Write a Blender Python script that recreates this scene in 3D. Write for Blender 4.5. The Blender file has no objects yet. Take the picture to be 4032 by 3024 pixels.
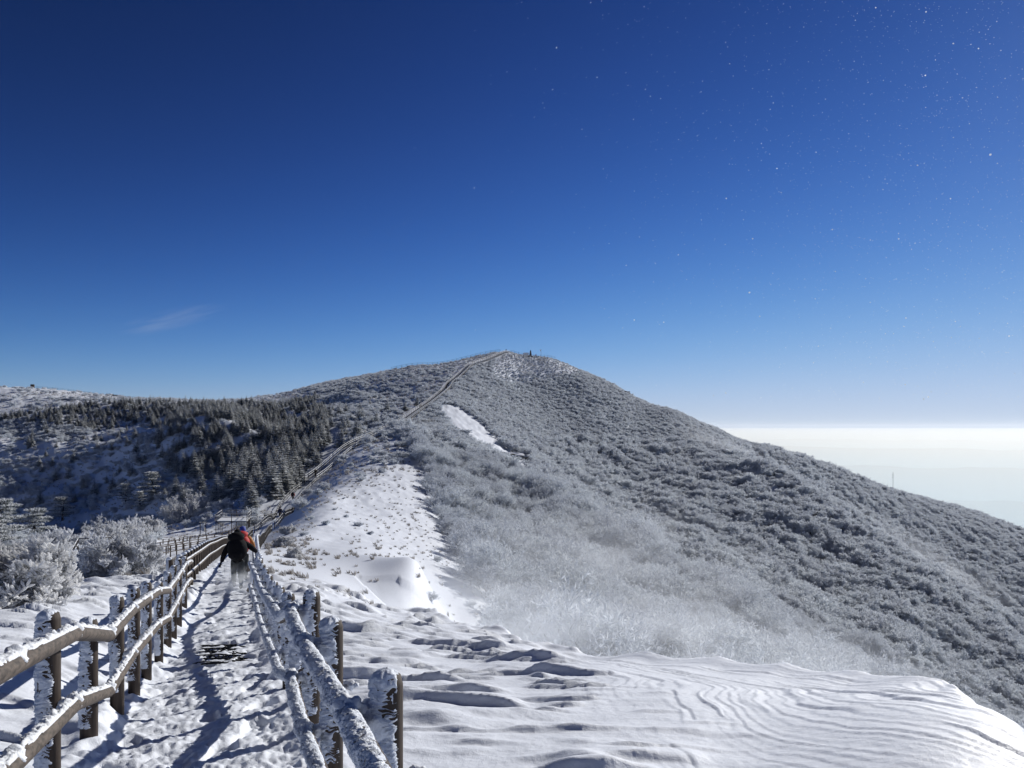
import bpy, bmesh, math, random
import numpy as np
from mathutils import Vector, Matrix
R = math.radians
random.seed(7); rng = np.random.default_rng(7)
scene = bpy.context.scene
COL = scene.collection

# ------------------------------------------------------------------ camera
F = 759.0                      # focal length in pixels of a 1024 px wide frame
HZ = 427.0                     # row of the true horizon
cam_d = bpy.data.cameras.new("camera"); cam = bpy.data.objects.new("camera", cam_d); COL.objects.link(cam)
cam_d.sensor_width = 36.0; cam_d.lens = 36.0 * F / 1024; cam_d.shift_y = (HZ - 384) / 1024
cam_d.clip_start = 0.05; cam_d.clip_end = 400000
cam.location = (0, 0, 0); cam.rotation_euler = (R(90), 0, 0)
scene.camera = cam

# ------------------------------------------------------------------ sky and sun
SUN_EL, SUN_AZ = R(25.5), R(41)          # azimuth clockwise from +Y
world = bpy.data.worlds.new("World"); scene.world = world; world.use_nodes = True
wt = world.node_tree; wt.nodes.clear()
wo = wt.nodes.new("ShaderNodeOutputWorld"); wb = wt.nodes.new("ShaderNodeBackground")
sky = wt.nodes.new("ShaderNodeTexSky"); sky.sky_type = 'NISHITA'; sky.sun_disc = False
sky.sun_elevation = SUN_EL; sky.sun_rotation = SUN_AZ
sky.altitude = 1400; sky.air_density = 0.7; sky.dust_density = 0.1; sky.ozone_density = 3.0
sep = wt.nodes.new("ShaderNodeSeparateColor"); comb = wt.nodes.new("ShaderNodeCombineColor")
wt.links.new(sky.outputs[0], sep.inputs[0])
def wm(op, a, b):
    n = wt.nodes.new("ShaderNodeMath"); n.operation = op
    for i, v in enumerate((a, b)):
        if isinstance(v, (int, float)): n.inputs[i].default_value = v
        else: wt.links.new(v, n.inputs[i])
    return n.outputs[0]
# the clear deep winter blue: the sky's own light, with more contrast between zenith and horizon
for ch, (ka, kg, kc) in enumerate([(.0105, 2.65, .55), (.0118, 2.42, .70), (.0087, 2.65, .92)]):
    t = wm('MULTIPLY', wm('POWER', sep.outputs[ch], kg), ka)
    t = wm('DIVIDE', t, wm('ADD', wm('MULTIPLY', t, 1 / kc), 1.0))
    wt.links.new(wm('MULTIPLY', t, .94 / .08), comb.inputs[ch])
hsv = comb; wb.inputs[1].default_value = 0.08
wt.links.new(hsv.outputs[0], wb.inputs[0]); wt.links.new(wb.outputs[0], wo.inputs[0])
sun_d = bpy.data.lights.new("sun", 'SUN'); sun_d.energy = 4.5; sun_d.angle = R(0.5); sun_d.color = (1.0, 0.965, 0.90)
sun = bpy.data.objects.new("sun", sun_d); COL.objects.link(sun)
SUNV = Vector((math.sin(SUN_AZ) * math.cos(SUN_EL), math.cos(SUN_AZ) * math.cos(SUN_EL), math.sin(SUN_EL)))
sun.rotation_euler = SUNV.to_track_quat('Z', 'Y').to_euler(); sun.location = SUNV * 50
scene.view_settings.view_transform = 'Standard'; scene.view_settings.look = 'None'
scene.view_settings.exposure = 0.06; scene.view_settings.gamma = 1.0
scene.cycles.volume_step_rate = 1.0; scene.cycles.volume_max_steps = 128
scene.cycles.max_bounces = 6; scene.cycles.volume_bounces = 3; scene.cycles.diffuse_bounces = 3; scene.cycles.transparent_max_bounces = 8

# ------------------------------------------------------------------ helpers
def tag(o, label=None, cat=None, group=None, kind=None):
    if label: o["label"] = label
    if cat: o["category"] = cat
    if group: o["group"] = group
    if kind: o["kind"] = kind
    return o
def empty(name, loc=(0, 0, 0), rz=0.0):
    o = bpy.data.objects.new(name, None); COL.objects.link(o); o.location = loc; o.rotation_euler = (0, 0, rz)
    o.empty_display_size = 0.3
    return o
def mesh_np(name, V, Fc, mats, midx=None, smooth=False):
    """V (n,3), Fc (m,k) ints with one k"""
    me = bpy.data.meshes.new(name); V = np.asarray(V, np.float32); Fc = np.asarray(Fc, np.int32)
    me.vertices.add(len(V)); me.vertices.foreach_set("co", V.ravel())
    k = Fc.shape[1]; n = len(Fc)
    me.loops.add(n * k); me.loops.foreach_set("vertex_index", Fc.ravel())
    me.polygons.add(n); me.polygons.foreach_set("loop_start", np.arange(0, n * k, k, dtype=np.int32))
    if midx is not None: me.polygons.foreach_set("material_index", np.asarray(midx, np.int32))
    me.polygons.foreach_set("use_smooth", np.full(n, smooth, bool))
    for m in mats: me.materials.append(m)
    me.update(calc_edges=True)
    return me
def link(name, me, parent=None, loc=None):
    o = bpy.data.objects.new(name, me); COL.objects.link(o)
    if parent: o.parent = parent
    if loc is not None: o.location = loc
    return o
class MB:
    def __init__(s): s.v = []; s.f = []; s.m = []; s.n = 0
    def add(s, V, Fs, mi=0):
        b = s.n; s.v.extend([tuple(p) for p in V]); s.n += len(V)
        for f in Fs: s.f.append([i + b for i in f]); s.m.append(mi)
    def box(s, c, d, rz=0.0, mi=0, rot=None):
        V = [Vector((sx * d[0] / 2, sy * d[1] / 2, sz * d[2] / 2)) for sz in (-1, 1) for sy in (-1, 1) for sx in (-1, 1)]
        M = rot if rot is not None else Matrix.Rotation(rz, 3, 'Z')
        s.add([M @ p + Vector(c) for p in V], [(0, 2, 3, 1), (4, 5, 7, 6), (0, 1, 5, 4), (2, 6, 7, 3), (0, 4, 6, 2), (1, 3, 7, 5)], mi)
    def tube(s, pts, rad, n=8, mi=0, caps=True):
        pts = [Vector(p) for p in pts]
        if not hasattr(rad, '__len__'): rad = [rad] * len(pts)
        V = []
        for i, p in enumerate(pts):
            d = (pts[min(i + 1, len(pts) - 1)] - pts[max(i - 1, 0)]).normalized()
            a = d.cross(Vector((0, 0, 1)) if abs(d.z) < .95 else Vector((0, 1, 0))).normalized(); b = d.cross(a)
            for k in range(n):
                t = 2 * math.pi * k / n
                V.append(p + (a * math.cos(t) + b * math.sin(t)) * rad[i])
        Fs = [(i * n + k, i * n + (k + 1) % n, (i + 1) * n + (k + 1) % n, (i + 1) * n + k) for i in range(len(pts) - 1) for k in range(n)]
        if caps: Fs += [tuple(range(n))[::-1], tuple((len(pts) - 1) * n + k for k in range(n))]
        s.add(V, Fs, mi)
    def blob(s, c, r, seed=0, amp=.25, mi=0, sub=2, sq=(1, 1, 1)):
        bm = bmesh.new(); bmesh.ops.create_icosphere(bm, subdivisions=sub, radius=1)
        P = np.array([v.co[:] for v in bm.verts])
        n = vnoise(P[:, 0] * 1.7 + seed * 3.1, P[:, 1] * 1.7 + P[:, 2] * 2.3 + seed)
        P = P * (1 + amp * n)[:, None] * np.array(sq) * r + np.array(c)
        s.add(P.tolist(), [[v.index for v in f.verts] for f in bm.faces], mi); bm.free()
    def build(s, name, mats, parent=None, smooth=False, loc=None):
        me = bpy.data.meshes.new(name); me.from_pydata(s.v, [], s.f)
        if not isinstance(mats, (list, tuple)): mats = [mats]
        for m in mats: me.materials.append(m)
        me.polygons.foreach_set("material_index", s.m)
        me.polygons.foreach_set("use_smooth", [smooth] * len(s.f)); me.update()
        return link(name, me, parent, loc)
def _h(ix, iy, s):
    n = (ix.astype(np.int64) * 374761393 + iy.astype(np.int64) * 668265263 + s * 982451653) & 0xffffffff
    n = ((n ^ (n >> 13)) * 1274126177) & 0xffffffff
    return ((n ^ (n >> 16)) & 0xffff) / 65535.0
def vnoise(x, y, s=0):
    """gradient noise, about -1..1"""
    x = np.asarray(x, float); y = np.asarray(y, float)
    ix = np.floor(x); iy = np.floor(y); fx = x - ix; fy = y - iy
    u = fx * fx * fx * (fx * (fx * 6 - 15) + 10); v = fy * fy * fy * (fy * (fy * 6 - 15) + 10)
    def g(dx, dy):
        a = _h(ix + dx, iy + dy, s) * 2 * np.pi
        return np.cos(a) * (fx - dx) + np.sin(a) * (fy - dy)
    return 1.5 * ((g(0, 0) * (1 - u) + g(1, 0) * u) * (1 - v) + (g(0, 1) * (1 - u) + g(1, 1) * u) * v)
def fbm(x, y, o=4, s=0, g=.5):
    t = 0; a = 1; n = 0
    for i in range(o): t = t + a * vnoise(x * 2 ** i + 13.7 * i, y * 2 ** i - 7.1 * i, s + i); n += a; a *= g
    return t / n
def sstep(a, b, x):
    t = np.clip((x - a) / (b - a), 0, 1); return t * t * (3 - 2 * t)
def seg_dist(x, y, P):
    """distance to polyline P and the arc parameter"""
    best = np.full(np.shape(x), 1e9); par = np.zeros(np.shape(x)); acc = 0
    for (x0, y0), (x1, y1) in zip(P[:-1], P[1:]):
        dx, dy = x1 - x0, y1 - y0; L2 = dx * dx + dy * dy
        t = np.clip(((x - x0) * dx + (y - y0) * dy) / L2, 0, 1)
        d = np.hypot(x - x0 - t * dx, y - y0 - t * dy); m = d < best
        best = np.where(m, d, best); par = np.where(m, acc + t * math.sqrt(L2), par); acc += math.sqrt(L2)
    return best, par
def in_poly(px, py, P):
    c = np.zeros(np.shape(px), bool); n = len(P)
    for i in range(n):
        x0, y0 = P[i]; x1, y1 = P[(i + 1) % n]
        if y0 == y1: continue
        m = ((y0 > py) != (y1 > py)) & (px < (x1 - x0) * (py - y0) / (y1 - y0) + x0); c ^= m
    return c

# ------------------------------------------------------------------ materials
def mat(name, build):
    m = bpy.data.materials.new(name); m.use_nodes = True; nt = m.node_tree; nt.nodes.clear()
    out = nt.nodes.new("ShaderNodeOutputMaterial"); build(nt, out); return m
def N(nt, t, **kw):
    n = nt.nodes.new(t)
    for k, v in kw.items():
        if k.startswith('i_'): n.inputs[k[2:].replace('_', ' ')].default_value = v
        else: setattr(n, k, v)
    return n
def ramp(nt, src, stops):
    r = nt.nodes.new("ShaderNodeValToRGB"); e = r.color_ramp.elements
    while len(e) < len(stops): e.new(.5)
    for i, (p, c) in enumerate(stops): e[i].position = p; e[i].color = (c[0], c[1], c[2], 1) if hasattr(c, '__len__') else (c, c, c, 1)
    nt.links.new(src, r.inputs[0]); return r
def snow_mat(name, base=(.80, .83, .88), bump=(0.02, 14.0, .004, 90.0), rough=.55):
    def b(nt, out):
        p = N(nt, "ShaderNodeBsdfPrincipled"); p.inputs['Roughness'].default_value = rough
        p.inputs['Specular IOR Level'].default_value = .25
        tc = N(nt, "ShaderNodeTexCoord")
        n1 = N(nt, "ShaderNodeTexNoise"); n1.inputs['Scale'].default_value = bump[1]; n1.inputs['Detail'].default_value = 6
        n2 = N(nt, "ShaderNodeTexNoise"); n2.inputs['Scale'].default_value = bump[3]; n2.inputs['Detail'].default_value = 3
        nt.links.new(tc.outputs['Object'], n1.inputs[0]); nt.links.new(tc.outputs['Object'], n2.inputs[0])
        b1 = N(nt, "ShaderNodeBump"); b1.inputs['Distance'].default_value = bump[0]; b1.inputs['Strength'].default_value = 1
        b2 = N(nt, "ShaderNodeBump"); b2.inputs['Distance'].default_value = bump[2]; b2.inputs['Strength'].default_value = 1
        nt.links.new(n1.outputs[0], b1.inputs['Height']); nt.links.new(n2.outputs[0], b2.inputs['Height'])
        nt.links.new(b1.outputs[0], b2.inputs['Normal']); nt.links.new(b2.outputs[0], p.inputs['Normal'])
        c = ramp(nt, n1.outputs[0], [(.3, tuple(v * .93 for v in base)), (.7, base)])
        nt.links.new(c.outputs[0], p.inputs['Base Color']); nt.links.new(p.outputs[0], out.inputs[0])
    return mat(name, b)
def rime_mat(name, col, transl=.25, var=.18):
    def b(nt, out):
        d = N(nt, "ShaderNodeBsdfDiffuse"); t = N(nt, "ShaderNodeBsdfTranslucent"); mx = N(nt, "ShaderNodeMixShader")
        oi = N(nt, "ShaderNodeObjectInfo")
        r = ramp(nt, oi.outputs['Random'], [(0, tuple(c * (1 - var) for c in col)), (1, tuple(min(.9, c * (1 + var)) for c in col))])
        tc = N(nt, "ShaderNodeTexCoord"); n1 = N(nt, "ShaderNodeTexNoise"); n1.inputs['Scale'].default_value = 1.1
        nt.links.new(tc.outputs['Object'], n1.inputs[0])
        rr = ramp(nt, n1.outputs[0], [(.3, .80), (.6, 1.0)])
        mm = N(nt, "ShaderNodeMixRGB", blend_type='MULTIPLY'); mm.inputs[0].default_value = 1
        nt.links.new(r.outputs[0], mm.inputs[1]); nt.links.new(rr.outputs[0], mm.inputs[2])
        nt.links.new(mm.outputs[0], d.inputs[0]); nt.links.new(mm.outputs[0], t.inputs[0])
        mx.inputs[0].default_value = transl
        nt.links.new(d.outputs[0], mx.inputs[1]); nt.links.new(t.outputs[0], mx.inputs[2]); nt.links.new(mx.outputs[0], out.inputs[0])
    return mat(name, b)
def plain(name, col, rough=.7, nscale=8.0, var=.25, bump=0.0, metal=0.0, stretch=(1, 1, 1)):
    def b(nt, out):
        p = N(nt, "ShaderNodeBsdfPrincipled"); p.inputs['Roughness'].default_value = rough; p.inputs['Metallic'].default_value = metal; p.inputs['Specular IOR Level'].default_value = .12 if max(col) < .02 else .4
        tc = N(nt, "ShaderNodeTexCoord"); mp = N(nt, "ShaderNodeMapping"); mp.inputs['Scale'].default_value = stretch
        n1 = N(nt, "ShaderNodeTexNoise"); n1.inputs['Scale'].default_value = nscale; n1.inputs['Detail'].default_value = 5
        nt.links.new(tc.outputs['Object'], mp.inputs[0]); nt.links.new(mp.outputs[0], n1.inputs[0])
        r = ramp(nt, n1.outputs[0], [(.3, tuple(c * (1 - var) for c in col)), (.7, tuple(c * (1 + var) for c in col))])
        nt.links.new(r.outputs[0], p.inputs['Base Color'])
        if bump:
            bb = N(nt, "ShaderNodeBump"); bb.inputs['Distance'].default_value = bump
            nt.links.new(n1.outputs[0], bb.inputs['Height']); nt.links.new(bb.outputs[0], p.inputs['Normal'])
        nt.links.new(p.outputs[0], out.inputs[0])
    return mat(name, b)
def dusted(name, col, snow=(.78, .81, .87), lo=.35, hi=.6, nscale=9.0, rough=.8):
    """wood or rock with snow lying on its upward faces"""
    def b(nt, out):
        p = N(nt, "ShaderNodeBsdfPrincipled"); p.inputs['Roughness'].default_value = rough
        tc = N(nt, "ShaderNodeTexCoord"); g = N(nt, "ShaderNodeNewGeometry"); sp = N(nt, "ShaderNodeSeparateXYZ")
        n1 = N(nt, "ShaderNodeTexNoise"); n1.inputs['Scale'].default_value = nscale; n1.inputs['Detail'].default_value = 5
        nt.links.new(tc.outputs['Object'], n1.inputs[0]); nt.links.new(g.outputs['Normal'], sp.inputs[0])
        ad = N(nt, "ShaderNodeMath", operation='MULTIPLY_ADD'); ad.inputs[1].default_value = .5
        nt.links.new(n1.outputs[0], ad.inputs[0]); nt.links.new(sp.outputs[2], ad.inputs[2])
        r = ramp(nt, ad.outputs[0], [(lo + .25, 0), (hi + .25, 1)])
        mx = N(nt, "ShaderNodeMixRGB"); c = ramp(nt, n1.outputs[0], [(.3, tuple(v * .7 for v in col)), (.7, tuple(v * 1.3 for v in col))])
        nt.links.new(r.outputs[0], mx.inputs[0]); nt.links.new(c.outputs[0], mx.inputs[1]); mx.inputs[2].default_value = (*snow, 1)
        nt.links.new(mx.outputs[0], p.inputs['Base Color']); nt.links.new(p.outputs[0], out.inputs[0])
    return mat(name, b)
M = {}
M['snow'] = snow_mat('windblown_snow', base=(.81, .85, .93), bump=(.009, 16.0, .003, 110.0))
M['snow_soft'] = snow_mat('soft_snow', bump=(.006, 30.0, .002, 150.0))
M['rime_ice'] = snow_mat('rime_ice', base=(.74, .79, .88), bump=(.008, 60.0, .003, 200.0), rough=.45)
M['wood'] = plain('weathered_wood', (.050, .036, .028), .75, 6.0, .35, .002, stretch=(8, 8, .7))
M['rail_wood'] = plain('rail_wood', (.088, .070, .056), .7, 5.0, .6, .004, stretch=(9, 1.0, 9))
M['wood_far'] = dusted('snow_dusted_wood', (.045, .038, .034))
M['old_wood'] = dusted('old_dark_wood', (.034, .032, .031), lo=.5, hi=.8)
M['rock'] = dusted('dark_rock', (.055, .055, .058), lo=.4, hi=.75, nscale=2.0)
M['rime'] = rime_mat('rime_twigs', (.75, .785, .845), .36, .10)
M['rime_near'] = rime_mat('thick_rime', (.90, .915, .94), .55, .0)
M['rime_grey'] = rime_mat('grey_rime', (.62, .64, .67), .3)
M['bark'] = plain('dark_bark', (.040, .040, .045), .9, 12)
M['needles'] = rime_mat('dark_needles', (.13, .155, .165), .25, .3)
M['frost_needles'] = rime_mat('frosted_needles', (.84, .87, .91), .42, .06)
M['grass'] = rime_mat('frosted_grass', (.50, .48, .46), .2, .2)
M['dry_grass'] = rime_mat('dry_grass', (.24, .19, .14), .2, .3)
M['black'] = plain('black_fabric', (.008, .008, .010), .85, 30)
M['greytrouser'] = plain('dark_grey_fabric', (.045, .05, .05), .85, 30)
M['red'] = plain('red_fabric', (.45, .02, .02), .7, 30)
M['orange'] = plain('orange_fabric', (.33, .13, .02), .7, 30)
M['blue'] = plain('blue_fabric', (.03, .06, .32), .7, 30)
M['navy'] = plain('dark_blue_fabric', (.015, .02, .05), .7, 30)
M['skin'] = plain('skin', (.45, .28, .2), .5, 30, .05)
M['white'] = plain('white_paint', (.75, .76, .76), .5, 8, .05)
M['stone'] = plain('summit_stone', (.10, .10, .105), .8, 6, .3)
M['metal'] = plain('galvanised_metal', (.35, .36, .38), .45, 6, .1, metal=.7)
M['rubber'] = plain('black_rubber', (.018, .018, .02), .7, 20)

# ------------------------------------------------------------------ terrain shape
# control points (column, row, distance) read off the view, turned into ground points
CP = []
def C(px, py, Y, off=0.0):
    x = (px - 512) / F * Y; z = -(py - HZ) / F * Y - off; CP.append((x, Y, z))
def W(x, Y, z): CP.append((x, Y, z))
PATH = [(-.25, 0), (-1.36, 3.15), (-2.5, 6.1), (-3.65, 9), (-4.8, 12.1), (-6.2, 16.0), (-9.4, 25), (-12.3, 33.5), (-16.5, 46), (-21, 60), (-26.5, 78), (-32.8, 100),
        (-37.7, 125), (-41.5, 140), (-43.8, 158), (-44.2, 168), (-43.3, 180), (-42.6, 190), (-42.1, 205), (-38.8, 228), (-36.1, 248), (-33.9, 265),
        (-31.1, 290), (-28.1, 330), (-28.4, 345), (-22.0, 400), (-2.2, 460)]
PZ = [-1.72, -2.1, -2.47, -3.07, -3.66, -4.25, -5.25, -6.15, -7.7, -9.8, -12.2, -14.2]
STAIR_PX = [(283, 513, 125), (296, 503, 140), (303, 487, 158), (308, 477.5, 168), (319, 464, 180), (330, 452, 190), (345, 442.5, 205), (370.5, 431.5, 228), (393.6, 421, 248),
            (416.5, 411.5, 265), (430.6, 401, 290), (456, 387, 330), (463, 382.5, 345), (486, 364, 400), (509, 350.5, 460)]
for (x, y), z in zip(PATH, PZ):
    W(x, y, z)
    if y < 60: W(x - .95, y - .3, z - .02); W(x + .95, y + .3, z - .02)
pathz = list(PZ)
for (px, py, Y), (x, y) in zip(STAIR_PX, PATH[12:]):
    z = -(py - HZ) / F * Y - .9; W(x, y, z); pathz.append(z)
# camera knoll and the sides out of view
for a, k, q in ((180, .05, 0), (150, .03, 0), (-150, .02, 0), (110, -.12, -.16), (-110, -.14, -.10), (80, -.14, -.24), (-75, -.10, -.13), (62, -.14, -.2)):
    for r in (1.5, 4, 10, 30, 100, 300, 1000):
        t = R(a); kk = k if r < 12 else (k + q)
        W(math.sin(t) * r, math.cos(t) * r, -1.72 + kk * r)
# right snowfield, crest of the cornice
EDGE = [(1075, 790, 4.6), (1024, 736, 5.5), (991, 718, 6.3), (954, 692, 7.9), (944, 686, 8.5), (856, 674, 10.5), (787, 667, 12), (722, 660, 13.5), (648, 654, 15.5), (574, 652, 17), (509, 634, 21), (437, 613, 26)]
for px, py, Y in EDGE:
    C(px, py, Y); C(px, py + 9, Y * .93) if Y > 8 else None
    if px > 540: C(px + 10, py + 14, Y * 1.10); C(px + 12, py + 50, Y * 1.5)
EDGE_XY = [((px - 512) / F * Y, Y) for px, py, Y in EDGE]
W(.6, 3, -1.98); W(1.5, 3, -1.95); W(2.6, 3, -2.05); W(0, 5, -2.25); W(1.6, 5.2, -2.28); W(0, 8, -2.85); W(2.2, 8.2, -2.85); W(-.6, 12, -3.75); W(1.5, 12, -3.75); W(-3.4, 18, -4.75); W(-1.4, 17, -4.75); W(.2, 15, -4.35)
W(-4.6, 23, -5.5); W(-6.2, 25, -5.45)
for px, py, Y in [(560, 700, 32), (640, 720, 30), (720, 740, 28), (800, 760, 25), (900, 800, 22), (1000, 860, 20), (600, 690, 45), (700, 700, 45), (800, 720, 45), (920, 760, 42), (1024, 800, 40)]: C(px, py, Y)
# scoop and platform right of the hiker
for px, py, Y in [(303, 566, 37), (330, 563, 40), (370, 567, 38.5), (395, 560, 39), (408, 557, 40), (418, 562, 40), (324, 577, 33), (365, 590, 33), (400, 610, 32), (425, 630, 31), (440, 640, 33),
                  (300, 575, 32), (285, 578, 30), (290, 559, 45), (340, 558, 46), (380, 556, 46), (425, 590, 42), (440, 610, 45), (455, 618, 50),
                  (297, 537, 66), (303, 552, 55), (319, 516, 86), (314, 526, 76), (330, 500, 105), (322, 494, 120), (345, 480, 140)]: C(px, py, Y)
# bright tussock slope and front spur
for px, py, Y in [(335, 540, 68), (360, 545, 64), (350, 505, 105), (400, 540, 80), (440, 578, 60), (470, 606, 54), (430, 520, 108), (400, 480, 140), (380, 455, 175), (400, 438, 205),
                  (426, 424, 255), (450, 430, 235), (477, 451, 215), (502, 468, 195), (528, 481, 182), (553, 497, 168), (580, 512, 156), (601, 529, 146), (643, 550, 130), (670, 577, 117), (739, 602, 100), (756, 618, 93), (766, 641, 86), (800, 668, 80),
                  (470, 490, 155), (480, 530, 120), (520, 520, 138), (520, 565, 98), (560, 560, 115), (560, 605, 78), (620, 570, 112), (640, 625, 76), (700, 625, 84), (700, 665, 66), (520, 610, 62), (600, 650, 52), (760, 690, 62)]: C(px, py, Y)
# snow gully and the main slope
for px, py, Y in [(443, 412, 275), (470, 427, 263), (497, 444, 248), (522, 464, 232), (545, 482, 222), (585, 515, 205), (610, 545, 190), (660, 590, 170), (690, 612, 152), (760, 660, 130), (800, 700, 115), (840, 740, 105),
                  (480, 400, 330), (520, 380, 410), (520, 425, 320), (560, 400, 400), (560, 465, 280), (600, 430, 370), (620, 480, 310), (640, 420, 420), (660, 520, 255), (700, 470, 340), (700, 550, 225), (760, 540, 260), (740, 590, 185),
                  (780, 600, 205), (850, 590, 235), (840, 660, 160), (900, 650, 185), (950, 660, 205), (900, 700, 150), (1000, 690, 200), (1024, 740, 170), (1080, 700, 230)]: C(px, py, Y)
# second ridge (light) and hollow behind it
for px, py, Y in [(693, 439, 410), (748, 465, 390), (769, 473, 380), (811, 498, 360), (843, 519, 340), (874, 536, 325), (895, 555, 310), (948, 588, 290), (1024, 637, 270), (1080, 675, 255)]:
    C(px, py, Y)
    if px > 760: C(px + 8, py + 42, Y * 1.14)
# third ridge
for px, py, Y in [(574, 367, 466), (620, 390, 460), (671, 412, 452), (703, 428, 450), (731, 441, 460), (759, 453, 485), (810, 466, 530), (856, 482, 570), (893, 497, 610), (926, 504, 650), (963, 512, 710), (995, 522, 740), (1024, 532, 780), (1090, 560, 800),
                  (800, 480, 480), (860, 515, 490), (900, 540, 500), (960, 570, 520), (1000, 590, 520), (1050, 620, 500)]:
    C(px, py, Y)
for px, py, Y in [(574, 395, 620), (671, 450, 600), (640, 430, 560), (720, 470, 600), (759, 490, 700), (856, 510, 800), (926, 530, 900), (1024, 560, 1000), (1090, 600, 1000), (460, 366, 505), (485, 362, 505), (509, 361, 500), (530, 364, 500), (549, 366, 500), (570, 374, 505), (430, 372, 490), (480, 378, 570), (540, 380, 570), (0, 400, 900), (116, 408, 900), (250, 408, 900), (400, 388, 800), (470, 370, 700), (548, 366, 640)]: C(px, py, Y)
# left shoulder, hollow, far left hill
for px, py, Y in [(-60, 625, 12), (0, 607, 14), (46, 598, 16.5), (93, 590, 19.5), (140, 581, 23), (185, 572, 28), (205, 566, 34), (215, 552, 50), (-100, 650, 9), (20, 660, 8.6), (-60, 700, 7), (60, 625, 12.5), (120, 608, 15.5),
                  (-60, 600, 24), (0, 592, 26), (60, 590, 32), (110, 583, 38), (68, 576, 52), (130, 570, 52), (103, 565, 60), (155, 555, 74), (190, 549, 82), (227, 541, 92), (20, 560, 60), (240, 536, 96),
                  (214, 533, 117), (243, 528, 117), (263, 522, 118), (150, 540, 95), (80, 548, 85), (0, 548, 78), (-80, 560, 70), (-80, 560, 140), (-80, 520, 235), (-80, 480, 265), (-80, 440, 300), (-80, 392, 470),
                  (0, 566, 135), (0, 535, 200), (0, 516, 235), (0, 482, 260), (0, 452, 285), (0, 428, 315), (0, 404, 352), (0, 388, 480), (40, 389, 480),
                  (60, 560, 135), (110, 552, 135), (165, 535, 140), (60, 535, 195), (110, 526, 190), (100, 512, 225), (100, 480, 248), (100, 452, 274), (100, 428, 304), (100, 408, 340), (116, 398, 480), (50, 404, 350), (150, 408, 345), (150, 400, 490), (185, 401, 480),
                  (190, 520, 152), (200, 500, 185), (200, 472, 212), (200, 444, 243), (200, 418, 285), (215, 403, 440), (250, 404, 400),
                  (270, 498, 150), (290, 470, 195), (280, 440, 250), (300, 412, 330), (300, 394, 430), (325, 385, 445), (335, 445, 225), (340, 430, 240), (340, 404, 320), (360, 380, 425), (390, 371, 435), (400, 400, 320), (415, 366, 445), (440, 370, 400), (460, 361, 455),
                  (380, 418, 262), (530, 357, 462), (549, 357.5, 465), (562, 362, 466)]: C(px, py, Y)
CP = np.array(CP)
def cc(x, y):
    r = np.maximum(np.hypot(x, y), .3); return np.arctan2(x, y) * 3.0, np.log(r), r
cu, cv, cr = cc(CP[:, 0], CP[:, 1]); cw = CP[:, 2] / cr
def kern(d2): return np.where(d2 > 1e-12, d2 * np.log(np.maximum(d2, 1e-12)) * .5, 0)
n = len(CP); K = kern((cu[:, None] - cu) ** 2 + (cv[:, None] - cv) ** 2) + np.eye(n) * 2e-4
P3 = np.stack([np.ones(n), cu, cv], 1); A = np.zeros((n + 3, n + 3)); A[:n, :n] = K; A[:n, n:] = P3; A[n:, :n] = P3.T
sol = np.linalg.solve(A, np.concatenate([cw, np.zeros(3)]))
GU = np.linspace(-math.pi * 3, math.pi * 3, 1500); GV = np.linspace(math.log(.3), math.log(1300), 420)
G = np.empty((len(GU), len(GV)))
for i0 in range(0, len(GU), 60):
    uu, vv = np.meshgrid(GU[i0:i0 + 60], GV, indexing='ij')
    k = kern((uu[..., None] - cu) ** 2 + (vv[..., None] - cv) ** 2)
    G[i0:i0 + 60] = k @ sol[:n] + sol[n] + sol[n + 1] * uu + sol[n + 2] * vv
def base_h(x, y):
    u, v, r = cc(np.asarray(x, float), np.asarray(y, float))
    fu = np.clip((u - GU[0]) / (GU[1] - GU[0]), 0, len(GU) - 1.001); fv = np.clip((v - GV[0]) / (GV[1] - GV[0]), 0, len(GV) - 1.001)
    i = fu.astype(int); j = fv.astype(int); a = fu - i; b = fv - j
    w = (G[i, j] * (1 - a) + G[i + 1, j] * a) * (1 - b) + (G[i, j + 1] * (1 - a) + G[i + 1, j + 1] * a) * b
    z = w * r
    t = sstep(950, 4200, r)
    return z * (1 - t) + (-1195.0) * t
def edge_sd(x, y):
    best = np.full(np.shape(x), 1e9); sg = np.zeros(np.shape(x)); E = EDGE_XY
    for (x0, y0), (x1, y1) in zip(E[:-1], E[1:]):
        dx, dy = x1 - x0, y1 - y0; t = np.clip(((x - x0) * dx + (y - y0) * dy) / (dx * dx + dy * dy), 0, 1); d = np.hypot(x - x0 - t * dx, y - y0 - t * dy)
        m = d < best; best = np.where(m, d, best); sg = np.where(m, np.sign((x - x0) * dy - (y - y0) * dx), sg)
    return best * sg
RF = [(.64, 0), (-.52, 3.15), (-1.115, 4.7), (-1.61, 6.1), (-2.06, 7.3)]
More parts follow.
